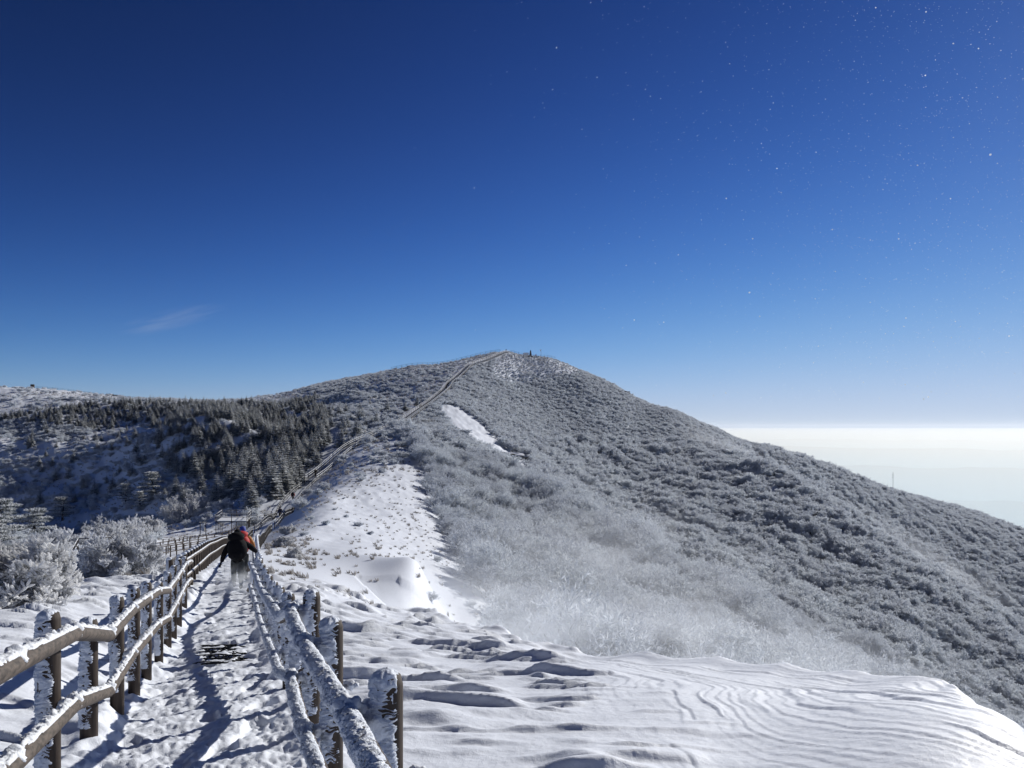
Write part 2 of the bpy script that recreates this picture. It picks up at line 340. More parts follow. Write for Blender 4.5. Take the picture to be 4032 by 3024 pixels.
def detail(x, y):
    x = np.asarray(x, float); y = np.asarray(y, float); r = np.hypot(x, y)
    dp, sp = seg_dist(x, y, PATH[:14])
    side = x - np.interp(y, [p[1] for p in PATH[:12]], [p[0] for p in PATH[:12]])
    core = 1 - sstep(.62, .95, dp)
    near = 1 - sstep(45, 90, r)
    h = np.zeros(np.shape(x))
    # trampled path
    lump = .055 * fbm(x * 2.6, y * 2.6, 3, 3) + .045 * np.abs(fbm(x * 7, y * 7, 3, 9)) + .016 * fbm(x * 19, y * 19, 2, 21)
    h += core * (lump - .05 - .06 * sstep(.18, .45, vnoise(x * 3.4, y * 2.3, 14))) * (1 - sstep(60, 120, r))
    h += .07 * np.exp(-((dp - .8) / .20) ** 2) * (.1 + 1.2 * sstep(-.15, .5, fbm(x * 2.2, y * 2.2, 3, 5))) * (1 - sstep(60, 120, r))
    off = (1 - core) * near
    # wind-cut ledges: on the right they run away from the viewer, elsewhere across
    wr = sstep(.1, 2.2, x + .35 * vnoise(x * .4, y * .3, 2) - .03 * (y - 6)) * sstep(.9, 1.5, side)
    wx = x + .75 * fbm(x * .33, y * .2, 3, 31) + .22 * fbm(x * 1.3, y * .8, 3, 33) + .02 * y + .0 * x
    wx = wx + .10 * np.sin(y * .55 + x * .5)
    def saw(t, sh):
        f = t - np.floor(t); return np.where(f < 1 - sh, f / (1 - sh), (1 - f) / sh)
    amp1 = sstep(-.30, .45, fbm(x * .9, y * .28, 3, 41)); amp2 = sstep(-.25, .4, fbm(x * 1.6, y * .35, 3, 43)); amp3 = sstep(-.3, .35, fbm(x * 1.1, y * .3, 3, 47))
    dE = -edge_sd(x, y) + .5 * 1.3 * np.log1p(np.exp(np.clip((7.6 - y) / 1.3, -20, 20))) + .34 * fbm(x * .42, y * .26, 3, 31) + .15 * fbm(x * 1.5, y * .9, 3, 33)
    a1 = sstep(-.06, .30, fbm(dE * .9, y * .26 + x * .2, 3, 41)); a2 = sstep(-.12, .30, fbm(dE * 1.8, y * .34 + x * .25, 3, 43)); a3 = sstep(-.3, .3, fbm(dE * 2.5, y * .2, 3, 47))
    led = .030 * a1 ** 1.8 * saw(dE / .66, .05) + .030 * a2 ** 1.5 * saw(dE / .25 + .3, .07) + .015 * a3 * saw(dE / .13, .12)
    wy = y + .8 * fbm(x * .22, y * .35, 3, 51) + .12 * fbm(x * .9, y * 1.7, 3, 53) + .12 * x
    b1 = sstep(-.15, .5, fbm(x * .5, y * .8, 3, 61)); b2 = sstep(-.2, .5, fbm(x * .9, y * 1.6, 3, 63))
    led2 = .21 * b1 ** 1.6 * saw(-wy / 1.0, .09) + .12 * b2 ** 1.3 * saw(-wy / .37 + .2, .18) + .07 * fbm(x * .55, y * .9, 3, 71)
    off = off * (1 - sstep(27, 34, r)); h += off * (wr * led + (1 - wr) * led2) * np.clip(.55 + r / 40, .6, 1.6)
    h += off * .008 * fbm(x * 3.0, y * 5.0, 3, 73)
    # far ground: tussocks, drifts and added ribs
    far = sstep(35, 80, r) * (1 - core * (1 - sstep(110, 140, r)))
    h += far * (.30 * fbm(x * .16, y * .16, 3, 81) + .22 * fbm(x * .6, y * .6, 3, 83)) * np.clip(r / 120, .35, 2.5) * (1 - .8 * np.exp(-(seg_dist(x, y, PATH)[0] / 4) ** 2))
    dpl, _ = seg_dist(x, y, PATH); lf = (side < 0) * sstep(60, 130, r) * sstep(10, 45, dpl) * (1 - sstep(330, 430, r))
    sa = (x * math.sin(SUN_AZ) + y * math.cos(SUN_AZ)); ta = (x * math.cos(SUN_AZ) - y * math.sin(SUN_AZ))
    h += lf * (3.6 * np.clip(vnoise(sa / 24, ta / 75, 95) * 1.3, -1, 1) + 1.2 * vnoise(sa / 9, ta / 22, 96))  # left-hand ribs lie across the sun's azimuth, shaped to put the hollows in shade
    h += sstep(120, 300, r) * 1.1 * fbm(x * .035, y * .035, 3, 91) * (1 - .9 * np.exp(-(seg_dist(x, y, PATH)[0] / 9) ** 2))
    return h
def ground(x, y):
    x = np.asarray(x, float); y = np.asarray(y, float); h = base_h(x, y) + detail(x, y); m = (y > 3) & (y < 36) & (x > -9)
    if m.any():
        d = edge_sd(x[m], y[m]) + .06 * vnoise(x[m] * 1.7, y[m] * 1.7, 77); o = np.maximum(d, 0)
        h[m] += -.75 * np.minimum(o, 2.2) * (1 - sstep(2.2, 12, o)) + .05 * np.exp(-(d / .35) ** 2)
    return h
def g1(x, y): return float(ground(np.array([x]), np.array([y]))[0])
# polar grid, finest ahead
a_front = np.arange(-.78, .7801, .0020); a_l = np.linspace(-math.pi, -.78, 90)[:-1]; a_r = np.linspace(.78, math.pi, 90)[1:]
AZ = np.concatenate([a_l, a_front, a_r])
RR = np.concatenate([np.exp(np.arange(math.log(.7), math.log(34), .0048)), np.exp(np.arange(math.log(34), math.log(900), .0085)), np.exp(np.arange(math.log(900), math.log(4400), .05))])
aa, rr_ = np.meshgrid(AZ, RR, indexing='ij'); X = (np.sin(aa) * rr_).ravel(); Y = (np.cos(aa) * rr_).ravel()
Z = np.concatenate([ground(X[i:i + 200000], Y[i:i + 200000]) for i in range(0, len(X), 200000)])
na, nr = len(AZ), len(RR)
idx = np.arange(na * nr).reshape(na, nr)
q = np.stack([idx[:-1, :-1], idx[1:, :-1], idx[1:, 1:], idx[:-1, 1:]], -1).reshape(-1, 4)[:, ::-1]
# centre cap
V = np.concatenate([np.stack([X, Y, Z], 1), [[0, 0, -1.72]]])
cf = np.stack([idx[:-1, 0], idx[1:, 0], np.full(na - 1, len(V) - 1), np.full(na - 1, len(V) - 1)], -1)
me = mesh_np("snow_ground", V, q, [M['snow']], smooth=True)
tag(link("snow_ground", me), "windblown snow over the ridge and the mountainsides", kind="structure")
mb = MB(); ring = [(X[idx[i, 0]], Y[idx[i, 0]], Z[idx[i, 0]]) for i in range(0, na, 6)]
mb.add(ring + [(0, 0, float(np.mean([p[2] for p in ring])))], [(i + 1, i, len(ring)) for i in range(len(ring) - 1)])
tag(mb.build("snow_underfoot", M['snow'], smooth=True), kind="structure")

# visible test (line of sight over the bare ground)
va = np.arange(-.75, .75, .004); vr = np.exp(np.arange(math.log(3), math.log(950), .012))
A2, R2 = np.meshgrid(va, vr, indexing='ij'); H2 = base_h(np.sin(A2) * R2, np.cos(A2) * R2) / R2
CM = np.maximum.accumulate(H2, axis=1)
def seen(x, y, ztop):
    r = np.hypot(x, y); a = np.arctan2(x, y)
    i = np.clip(((a - va[0]) / .004).astype(int), 0, len(va) - 1); j = np.clip(((np.log(r) - math.log(3)) / .012).astype(int) - 3, 0, len(vr) - 1)
    return ztop / r - CM[i, j]
def proj(x, y, z): return 512 + F * x / y, HZ - F * z / y

# ------------------------------------------------------------------ valley plain and far hills
def hills_mesh(name, dist, z0, amp, seed, a0, a1, thick):
    t = np.linspace(a0, a1, 260); V = []
    top = z0 + amp * (.5 + .5 * fbm(t * 7 + seed, t * 0 + seed, 5, seed)) * np.sin(np.clip((t - a0) / (a1 - a0), 0, 1) * math.pi) ** .5
    prof = [(-1, 0), (-.5, .45), (0, 1), (.5, .5), (1, 0)]
    for k, (o, hh) in enumerate(prof):
        rr = dist + o * thick; w = fbm(t * 30, t * 0 + k, 3, seed + k) * amp * .12 * (0 if hh == 0 else 1)
        V.append(np.stack([np.sin(t) * rr, np.cos(t) * rr, -1200 + (top + 1200) * hh + w], 1))
    V = np.concatenate(V); m = len(t); q = [(k * m + i, k * m + i + 1, (k + 1) * m + i + 1, (k + 1) * m + i) for k in range(4) for i in range(m - 1)]
    tag(link(name, mesh_np(name, V, q, [M['hill']], smooth=True)), kind="structure")
M['hill'] = plain('wooded_hills', (.05, .07, .09), .95, .0006, .4)
M['plain'] = plain('valley_floor', (.06, .085, .11), .95, .0004, .4)
tt = np.linspace(0, 2 * math.pi, 97)[:-1]; rings = [3500, 20000, 60000, 140000]
V = np.concatenate([np.stack([np.sin(tt) * r, np.cos(tt) * r, np.full(96, -1200.0)], 1) for r in rings])
q = [(k * 96 + i, k * 96 + (i + 1) % 96, (k + 1) * 96 + (i + 1) % 96, (k + 1) * 96 + i) for k in range(3) for i in range(96)]
tag(link("valley_plain", mesh_np("valley_plain", V, q, [M['plain']])), kind="structure")
hills_mesh("far_hills", 23000, -430, 170, 3, .05, 1.2, 3000)
hills_mesh("far_hills", 15500, -460, 150, 8, .05, 1.2, 2500)
hills_mesh("far_hills", 11000, -580, 160, 15, .1, 1.2, 2000)
hills_mesh("far_hills", 8200, -760, 170, 24, .15, 1.2, 1500)

# ------------------------------------------------------------------ plants
class TW:
    """collects thin blades and twigs as triangles / quads turned to triangles"""
    def __init__(s): s.v = []; s.f = []; s.m = []; s.n = 0
    def blades(s, P, D, L, Wd, mi, side=None):
        """one kite of two triangles per row: from P along D"""
        P = np.asarray(P, float); D = np.asarray(D, float); n = len(P)
        D = D / np.linalg.norm(D, axis=1, keepdims=True); L = np.broadcast_to(L, n)[:, None]; Wd = np.broadcast_to(Wd, n)[:, None]
        if side is None: side = rng.normal(size=(n, 3))
        S = np.cross(D, side); S /= np.linalg.norm(S, axis=1, keepdims=True) + 1e-9
        q = np.stack([P, P + D * L * .45 + S * Wd, P + D * L, P + D * L * .45 - S * Wd], 1).reshape(-1, 3)
        b = s.n + np.arange(n)[:, None] * 4
        s.v.append(q); s.f.append(np.concatenate([b + [0, 1, 2], b + [0, 2, 3]])); s.m.append(np.full(2 * n, mi)); s.n += 4 * n
    def tubes(s, P0, P1, r0, r1, mi, k=3):
        P0 = np.asarray(P0, float); P1 = np.asarray(P1, float); n = len(P0); D = P1 - P0; D /= np.linalg.norm(D, axis=1, keepdims=True) + 1e-9
        A = np.cross(D, np.where(np.abs(D[:, 2:3]) < .9, [[0, 0, 1.]], [[1., 0, 0]])); A /= np.linalg.norm(A, axis=1, keepdims=True); B = np.cross(D, A)
        r0 = np.broadcast_to(r0, n)[:, None]; r1 = np.broadcast_to(r1, n)[:, None]; V = []
        for j in range(k):
            c, q = math.cos(2 * math.pi * j / k), math.sin(2 * math.pi * j / k); V.append(P0 + (A * c + B * q) * r0)
        for j in range(k):
            c, q = math.cos(2 * math.pi * j / k), math.sin(2 * math.pi * j / k); V.append(P1 + (A * c + B * q) * r1)
        q = np.stack(V, 1).reshape(-1, 3); b = s.n + np.arange(n)[:, None] * 2 * k; F_ = []
        for j in range(k):
            j2 = (j + 1) % k; F_ += [b + [j, j2, k + j2], b + [j, k + j2, k + j]]
        s.v.append(q); s.f.append(np.concatenate(F_)); s.m.append(np.full(n * 2 * k, mi)); s.n += len(q)
    def mesh(s, name, mats, smooth=False): return mesh_np(name, np.concatenate(s.v), np.concatenate(s.f), mats, np.concatenate(s.m), smooth)
    def split(s, name, mats, keep):
        v = np.concatenate(s.v); f = np.concatenate(s.f); m = np.concatenate(s.m); k = np.isin(m, keep); f = f[k]
        u, inv = np.unique(f, return_inverse=True)
        return mesh_np(name, v[u], inv.reshape(-1, 3), [mats[i] for i in keep], np.searchsorted(keep, m[k]))
def unit(a): return a / (np.linalg.norm(a, axis=1, keepdims=True) + 1e-9)
def grow(seed, H=5.0, stems=3, spread=.55, levels=4, kids=(5, 5, 5), wind=(-.12, -.05), flat=1.0, tw_len=.34, tw_w=.035, tw_n=4, rbase=.07, lean=.35, rime_from=2, fill=1):
    """leafless rime-covered crown: stems that fork again and again, each last fork carrying blades of rime"""
    g = np.random.default_rng(seed); t = TW()
    ang = g.uniform(0, 2 * np.pi, stems); P = np.stack([np.cos(ang) * .08, np.sin(ang) * .08, np.full(stems, -.25)], 1) * (1 if stems > 1 else 0) + [0, 0, 0]
    D = unit(np.stack([np.cos(ang) * lean, np.sin(ang) * lean, np.ones(stems)], 1)); L = np.full(stems, H * .42) * g.uniform(.8, 1.15, stems); r = np.full(stems, rbase)
    for lv in range(levels):
        mid = P + D * L[:, None] * .5 + g.normal(size=P.shape) * L[:, None] * .05; End = mid + unit(D + g.normal(size=P.shape) * .18) * L[:, None] * .5
        mi = 0 if lv < rime_from else 1
        t.tubes(P, mid, r, r * .8, mi); t.tubes(mid, End, r * .8, r * .6, mi)
        if lv == levels - 1:
            for j in range(tw_n):
                s_ = g.uniform(.1, 1, len(P))[:, None]; Q = P + (End - P) * s_
                t.blades(Q, D + g.normal(size=Q.shape) * .75 + [wind[0], wind[1], .25], tw_len * g.uniform(.6, 1.3, len(Q)), tw_w * g.uniform(.6, 1.4, len(Q)), 1)
            break
        k = kids[lv]; n = len(P)
        s_ = np.tile(np.linspace(.45 if lv == 0 else .3, 1.0, k), n) + g.uniform(-.06, .06, n * k)
        P_, E_, D_, L_, r_ = (np.repeat(a, k, 0) for a in (P, End, D, L, r))
        Q = P_ + (E_ - P_) * np.clip(s_, 0, 1)[:, None]
        rnd = g.normal(size=Q.shape); rnd[:, 2] *= .6 * flat
        D = unit(D_ * (1 - spread * .45) + unit(rnd) * (spread + .35) * (.8 + .2 * lv) + [wind[0], wind[1], .22 * flat]); D[:, 2] = np.where(D[:, 2] < -.1, D[:, 2] * .3, D[:, 2]); D = unit(D)
        L = L_ * g.uniform(.5, .78, len(Q)); r = r_ * .55; P = Q
    return t
def fir(seed, H=6.0, w=.30):
    g = np.random.default_rng(seed); t = TW()
    t.tubes([[0, 0, -.4]], [[0, 0, H]], [.11], [.015], 0, 5)
    tiers = 17
    for i in range(tiers):
        f = i / (tiers - 1); z = H * (.06 + .90 * f); rad = H * w * (1 - f) ** .85 * g.uniform(.8, 1.12) + .10; nb = int(11 - 5 * f)
        a = g.uniform(0, 2 * np.pi) + np.arange(nb) * 2 * np.pi / nb + g.normal(size=nb) * .18; l = rad * g.uniform(.75, 1.15, nb)
        D = np.stack([np.cos(a), np.sin(a), np.full(nb, -.18 + .35 * f)], 1); P = np.tile([0, 0, z], (nb, 1)) + g.normal(size=(nb, 3)) * .04
        up = np.tile([0, 0, 1.0], (nb, 1))
        t.blades(P, D, l, l * .13, 1, side=up); t.blades(P + [0, 0, .035], D, l * 1.0, l * .13, 2, side=up)
        for sgn in (-1, 1):
            for s_ in (.25, .45, .62, .8):
                Q = P + unit(D) * (l * s_)[:, None]; S = np.stack([-np.sin(a), np.cos(a), np.zeros(nb)], 1) * sgn
                dd = D + S * g.uniform(.7, 1.2) + g.normal(size=Q.shape) * .12; ll = l * (1 - s_ * .75) * .62
                t.blades(Q - [0, 0, .02], dd + [0, 0, -.15], ll, ll * .20, 1, side=up)
                t.blades(Q + [0, 0, .03], dd, ll * g.uniform(.85, 1.1), ll * .22, 2, side=up + g.normal(size=up.shape) * .45)
    for k in range(3): t.blades([[0, 0, H * .94]], [[g.normal() * .2, g.normal() * .2, 1]], H * .08, .03, 2)
    return t
def pine(seed, H=4.5, Wd=3.2):
    """layered, flat-topped pine: pads of dark needles carrying frost"""
    g = np.random.default_rng(seed); t = TW(); pts = [np.array([0, 0, -.3]), np.array([.2, .1, H * .35]), np.array([-.1, .2, H * .7]), np.array([.1, 0, H * .92])]
    for a, b, r0, r1 in zip(pts[:-1], pts[1:], (.16, .12, .08), (.12, .08, .04)): t.tubes([a], [b], [r0], [r1], 0, 6)
    for i in range(15):
        f = i / 14; z = H * (.22 + .76 * f); a = i * 2.4 + g.uniform(-.4, .4); R_ = Wd * (.52 - .30 * abs(f - .3)) * (1 - .45 * f ** 3); d = R_ * g.uniform(.35, .75) * (0 if i == 14 else 1)
        c = np.array([math.cos(a) * d, math.sin(a) * d, z]); t.tubes([[0, 0, z - .35]], [c], [.05], [.02], 0, 4)
        pr = Wd * g.uniform(.17, .27); n = 420
        aa_ = g.uniform(0, 2 * np.pi, n); q = np.sqrt(g.uniform(0, 1, n)) * pr; zz = g.uniform(-1, 1, n) * .14 * (1 - (q / pr) ** 2) ** .5
        P = np.stack([np.cos(aa_) * q, np.sin(aa_) * q, zz], 1) + c; D = np.stack([np.cos(aa_) * .7, np.sin(aa_) * .7, g.uniform(-.1, .9, n)], 1) + g.normal(size=(n, 3)) * .35
        t.blades(P, D, g.uniform(.14, .26, n), .035, np.where(zz + g.normal(size=n) * .05 > .05, 2, 1)[0])
        t.m[-1] = np.tile(np.where(zz + g.normal(size=n) * .06 > .0, 2, 1), 2)
    return t
def tuft(seed, n=26, h=.35, lean=(-.5, -.15)):
    g = np.random.default_rng(seed); t = TW(); a = g.uniform(0, 2 * np.pi, n); q = g.uniform(0, .12, n)
    P = np.stack([np.cos(a) * q, np.sin(a) * q, np.full(n, -.04)], 1); D = np.stack([np.cos(a) * .45 + lean[0], np.sin(a) * .45 + lean[1], g.uniform(.6, 1.3, n)], 1)
    t.blades(P, D, h * g.uniform(.6, 1.2, n), .022, 0); t.m[-1] = np.tile((g.uniform(size=n) < .14).astype(int), 2)
    return t
TREE_M = [M['bark'], M['rime']]; BUSH_M = [M['rime_grey'], M['rime']]; FIR_M = [M['bark'], M['needles'], M['frost_needles']]
trees_near = [grow(100 + i, H=5.2, stems=2 + i % 3, levels=4, kids=(6, 6, 5), tw_len=.30, tw_w=.026, tw_n=8, spread=.6, lean=.4) for i in range(3)]
trees_far = [grow(200 + i, H=5.2, stems=3, levels=4, kids=(5, 5, 4), tw_len=.50, tw_w=.052, tw_n=8, spread=.65, rbase=.09) for i in range(4)]
bushes = [grow(300 + i, H=2.6, stems=6, levels=4, kids=(5, 4, 4), tw_len=.26, tw_w=.045, tw_n=5, spread=.8, lean=.8, rime_from=1, rbase=.035, flat=.75) for i in range(4)]
firs = [fir(400 + i, H=6 + (i % 3) * .6, w=.33 + .05 * (i % 2)) for i in range(4)]
tufts = [tuft(500 + i) for i in range(3)]
def proto(t, name, mats): return bpy.data.objects.new(name, t.mesh(name, mats))
P_near = [proto(t, "frosted_tree_form", TREE_M) for t in trees_near]; P_far = [proto(t, "frosted_tree_form", TREE_M) for t in trees_far]
P_bush = [proto(t, "rime_bush_form", BUSH_M) for t in bushes]; P_fir = [proto(t, "fir_form", FIR_M) for t in firs]
P_tuft = [proto(t, "grass_tuft_form", [M['grass'], M['dry_grass']]) for t in tufts]
near_parts = [(t.split("trunk", TREE_M, [0]), t.split("crown", TREE_M, [1])) for t in trees_near]
fir_parts = [(t.split("trunk", FIR_M, [0]), t.split("crown", FIR_M, [1, 2])) for t in firs]

def scatter(name, P, rot, sc, var, forms, label, cat):
    """one object of countless plants: a point cloud carrying the plant forms"""
    me = bpy.data.meshes.new(name); me.vertices.add(len(P)); me.vertices.foreach_set("co", np.asarray(P, np.float32).ravel())
    for nm, ty, dat in (("turn", 'FLOAT_VECTOR', rot), ("size", 'FLOAT_VECTOR', sc)):
        a = me.attributes.new(nm, ty, 'POINT'); a.data.foreach_set("vector", np.asarray(dat, np.float32).ravel())
    a = me.attributes.new("form", 'INT', 'POINT'); a.data.foreach_set("value", np.asarray(var, np.int32))
    for m in forms[0].data.materials: me.materials.append(m)
    o = link(name, me); ng = bpy.data.node_groups.new(name, 'GeometryNodeTree')
    ng.interface.new_socket("Geometry", in_out='INPUT', socket_type='NodeSocketGeometry'); ng.interface.new_socket("Geometry", in_out='OUTPUT', socket_type='NodeSocketGeometry')
    gi = ng.nodes.new('NodeGroupInput'); go = ng.nodes.new('NodeGroupOutput'); jn = ng.nodes.new('GeometryNodeJoinGeometry')
    def attr(nm, ty):
        a = ng.nodes.new('GeometryNodeInputNamedAttribute'); a.data_type = ty; a.inputs['Name'].default_value = nm; return a.outputs['Attribute']
    tr, sz, fo = attr("turn", 'FLOAT_VECTOR'), attr("size", 'FLOAT_VECTOR'), attr("form", 'INT')
    for i, f in enumerate(forms):
        oi = ng.nodes.new('GeometryNodeObjectInfo'); oi.inputs['Object'].default_value = f; oi.inputs['As Instance'].default_value = True
        cmp = ng.nodes.new('FunctionNodeCompare'); cmp.data_type = 'INT'; cmp.operation = 'EQUAL'
        ins = [s for s in cmp.inputs if s.enabled]; ng.links.new(fo, ins[0]); ins[1].default_value = i
        ip = ng.nodes.new('GeometryNodeInstanceOnPoints')
        ng.links.new(gi.outputs[0], ip.inputs['Points']); ng.links.new(cmp.outputs[0], ip.inputs['Selection']); ng.links.new(oi.outputs['Geometry'], ip.inputs['Instance'])
        ng.links.new(tr, ip.inputs['Rotation']); ng.links.new(sz, ip.inputs['Scale']); ng.links.new(ip.outputs[0], jn.inputs[0])
    ng.links.new(jn.outputs[0], go.inputs[0]); md = o.modifiers.new("plants", 'NODES'); md.node_group = ng
    return tag(o, label, cat, kind="stuff")

def sample(n, rmin, rmax, a0=-.66, a1=.66):
    """uniform over the ground in a sector"""
    r = np.sqrt(rng.uniform(rmin ** 2, rmax ** 2, n)); a = rng.uniform(a0, a1, n); x, y = np.sin(a) * r, np.cos(a) * r
    return x, y
def thin(x, y, dmin, order=None):
    """drop points closer than dmin(x,y) to an accepted one (grid hash)"""
    cell = {}; keep = []; cs = float(np.max(dmin))
    idx = range(len(x)) if order is None else order
    for i in idx:
        cx, cy = int(x[i] // cs), int(y[i] // cs); ok = True
        for dx in (-1, 0, 1):
            for dy in (-1, 0, 1):
                for j in cell.get((cx + dx, cy + dy), ()):
                    if (x[i] - x[j]) ** 2 + (y[i] - y[j]) ** 2 < dmin[i] ** 2: ok = False; break
                if not ok: break
            if not ok: break
        if ok: cell.setdefault((cx, cy), []).append(i); keep.append(i)
    return np.array(keep, int)
# --- regions, as outlines on the ground seen from the viewpoint (column, row of the ground point)
BRIGHT = [(285, 575), (290, 520), (318, 505), (330, 480), (352, 462), (372, 440), (405, 436), (424, 470), (440, 515), (455, 545), (474, 580), (492, 612), (520, 650), (437, 640), (300, 600)]
GULLY = [(438, 405), (455, 405), (482, 424), (500, 444), (524, 460), (532, 482), (520, 478), (500, 462), (476, 446), (450, 426)]
SNOWP = [(318, 470), (325, 428), (352, 428), (350, 445), (340, 460)]
SPARSE_HILL = [(300, 380), (420, 355), (510, 345), (556, 350), (545, 372), (505, 385), (470, 400), (440, 410), (400, 432), (372, 432), (340, 470), (318, 470), (325, 430), (322, 395)]
TOPHILL = [(500, 345), (560, 347), (590, 360), (575, 374), (520, 386), (490, 380)]
FIRS = [[(-80, 398), (40, 398), (120, 402), (175, 400), (215, 396), (260, 392), (300, 389), (318, 396), (330, 425), (328, 437), (312, 462), (292, 500), (262, 506), (238, 494), (226, 472), (165, 462), (152, 454), (175, 432), (150, 424), (95, 428), (60, 424), (-80, 424)]]
WALK_L = [(60, 560), (70, 548), (140, 545), (205, 520), (285, 500), (285, 570), (60, 640)]
SNOW_L = [(90, 430), (150, 424), (185, 426), (160, 434), (95, 440)]
DARK_L = [(-80, 500), (20, 492), (75, 470), (120, 450), (165, 462), (226, 472), (240, 496), (200, 500), (150, 500), (80, 515), (20, 520), (-80, 530)]
r_ = np.hypot
def tree_kind(x, y, z):
    px, py = proj(x, y, z); k = np.zeros(len(x), int); p = np.ones(len(x)); wob = fbm(x * .05, y * .05, 3, 44) * 22; wob2 = fbm(x * .05 + 9, y * .05, 3, 45) * 14          # 0 none 1 tree 2 bush 3 fir
    dpath, _ = seg_dist(x, y, PATH); pc = np.interp(y, [q[1] for q in PATH], [q[0] for q in PATH]); right = x > pc; left = ~right & (y > 30)
    u = rng.uniform(size=len(x)); nz = fbm(x * .03, y * .03, 3, 5); n2 = fbm(x * .09, y * .09, 2, 6)
    def put(m, kind, prob):
        k[m] = kind; p[m] = np.broadcast_to(prob, len(x))[m]
    put(right & (y > 62), 1, 1.0)
    put(right & (y > 36) & (y <= 62) & (px > 470) & ((x > -6 + (y - 36) * .1)), 1, .5 + .5 * sstep(45, 62, y))
    put(right & (py < 436 + .05 * (px - 500)) & (px < 760) & (y > 180), 2, 1.0)
    edge = sstep(395, 450, px - (py - 470) * .45)
    put(in_poly(px + wob * .5, py, BRIGHT) & right, 2, np.clip(-.06 + .42 * edge + .28 * sstep(490, 450, py) + .25 * n2, .01, .8))
    put(in_poly(px, py, GULLY), 0, 0)
    put(right & (dpath < 14) & (y < 200), 2, .03)
    put(left, 2, np.clip(.50 + 1.5 * nz + .6 * n2, .10, 1))
    put(in_poly(px, py, DARK_L), 2, np.clip(.42 + .9 * n2, .06, .9))
    put(in_poly(px, py, SNOW_L) & left, 2, .04)
    put(in_poly(px, py, WALK_L) & left, 2, np.clip(.25 * (py < 530) , 0, 1) * .5)
    put(in_poly(px, py, SPARSE_HILL) & ~right, 2, np.clip(.16 + .5 * nz + .35 * sstep(400, 330, px), .05, .8))
    put(in_poly(px + wob * .6, py + wob2 * .2, TOPHILL), 2, .92)
    put(in_poly(px, py, SNOWP) & left, 2, .02)
    f = in_poly(px + wob, py + wob2 * .6, FIRS[0]) & left; put(f, 3, np.clip(.62 + 1.1 * n2 + .3 * vnoise(x * .25, y * .25, 3), .08, 1)); k[f & (u < .12)] = 2; f2 = left & ~f & (px > 20) & (py < 505) & (py > 405) & (u > .93) & (r_(x, y) > 120); k[f2] = 3; p[f2] = .9
    put(left & (py < 400) & (px < 190) & ~f, 2, .03)
    put(dpath < np.where(y < 130, 3.0, 2.3), 0, 0)
    return k, p, px, py
def lattice(step, rmin, rmax):
    """shuffled grid of places, one plant to a cell, over the ground ahead"""
    g = np.arange(-rmax * .72, rmax * .72, step); h = np.arange(30, rmax, step * .88); xx, yy = np.meshgrid(g, h, indexing='ij'); yy = yy + 0 * xx; xx = xx + (np.arange(len(h))[None] % 2) * step / 2
    xx = xx + rng.uniform(-.42, .42, xx.shape) * step; yy = yy + rng.uniform(-.42, .42, xx.shape) * step; xx = xx.ravel(); yy = yy.ravel(); rr = np.hypot(xx, yy)
    m = (rr > rmin) & (rr < rmax) & (np.abs(np.arctan2(xx, yy)) < .66); return xx[m], yy[m]
got = []
for kind, step, rmin, rmax in ((1, 2.35, 34, 300), (1, 2.9, 300, 860), (2, 1.75, 34, 570), (3, 2.15, 100, 400)):
    x, y = lattice(step, rmin, rmax); z = base_h(x, y); kk, pp, ppx, ppy = tree_kind(x, y, z)
    m = (kk == kind) & (rng.uniform(size=len(x)) < pp) & (seen(x, y, z + 5) > -.010) & (ppx > -60) & (ppx < 1084); got.append(np.stack([x[m], y[m], kk[m], ppx[m], ppy[m]]))
x, y, kk, ppx, ppy = np.concatenate(got, 1); kk = kk.astype(int); r = np.hypot(x, y); z = ground(x, y)
pcx = np.interp(y, [q[1] for q in PATH], [q[0] for q in PATH])
size = np.where(kk == 1, np.clip(.92 - .30 * sstep(-25, 10, z), .5, 1.3) * (1 + .2 * sstep(280, 420, r)), np.where(x > pcx, .95, .80)) * rng.uniform(.62, 1.22, len(x))
tp = in_poly(ppx, ppy, TOPHILL); size = np.where((kk == 2) & in_poly(ppx, ppy, BRIGHT), size * np.clip(.30 + .5 * sstep(500, 450, ppy), .3, .8), np.where(tp & (kk == 2), size * .55, size))
size = size * np.where(kk == 1, 1 + .35 * np.clip(fbm(x * .07, y * .07, 2, 66) * 2, -1, 1), 1) * np.where((kk == 2) & (z > 30), .72, 1)
size = np.where(kk == 3, rng.uniform(.35, 1.15, len(x)) * np.clip(1.05 - .45 * sstep(200, 340, r), .4, 1.3), size)
print("plants", {int(k): int((kk == k).sum()) for k in (1, 2, 3)})
vs = seen(x, y, z + np.where(kk == 1, 4.5, np.where(kk == 2, 2, 5)) * size); inframe = (ppx > -5) & (ppx < 1029) & (ppy < 775)
GRP = {1: ("frosted_tree", "tree", "leafless trees white with rime on the slopes", "leafless grey-white rime-covered tree among its like on the steep forested slope"),
       2: ("rime_bush", "bush", "rounded rime bushes on the open hillsides", "rounded pale rime-covered bush on the open snowy hillside"),
       3: ("frosted_fir", "fir tree", "frosted firs on the left hill", "pointed dark green fir dusted with frost in the stand on the left hill")}
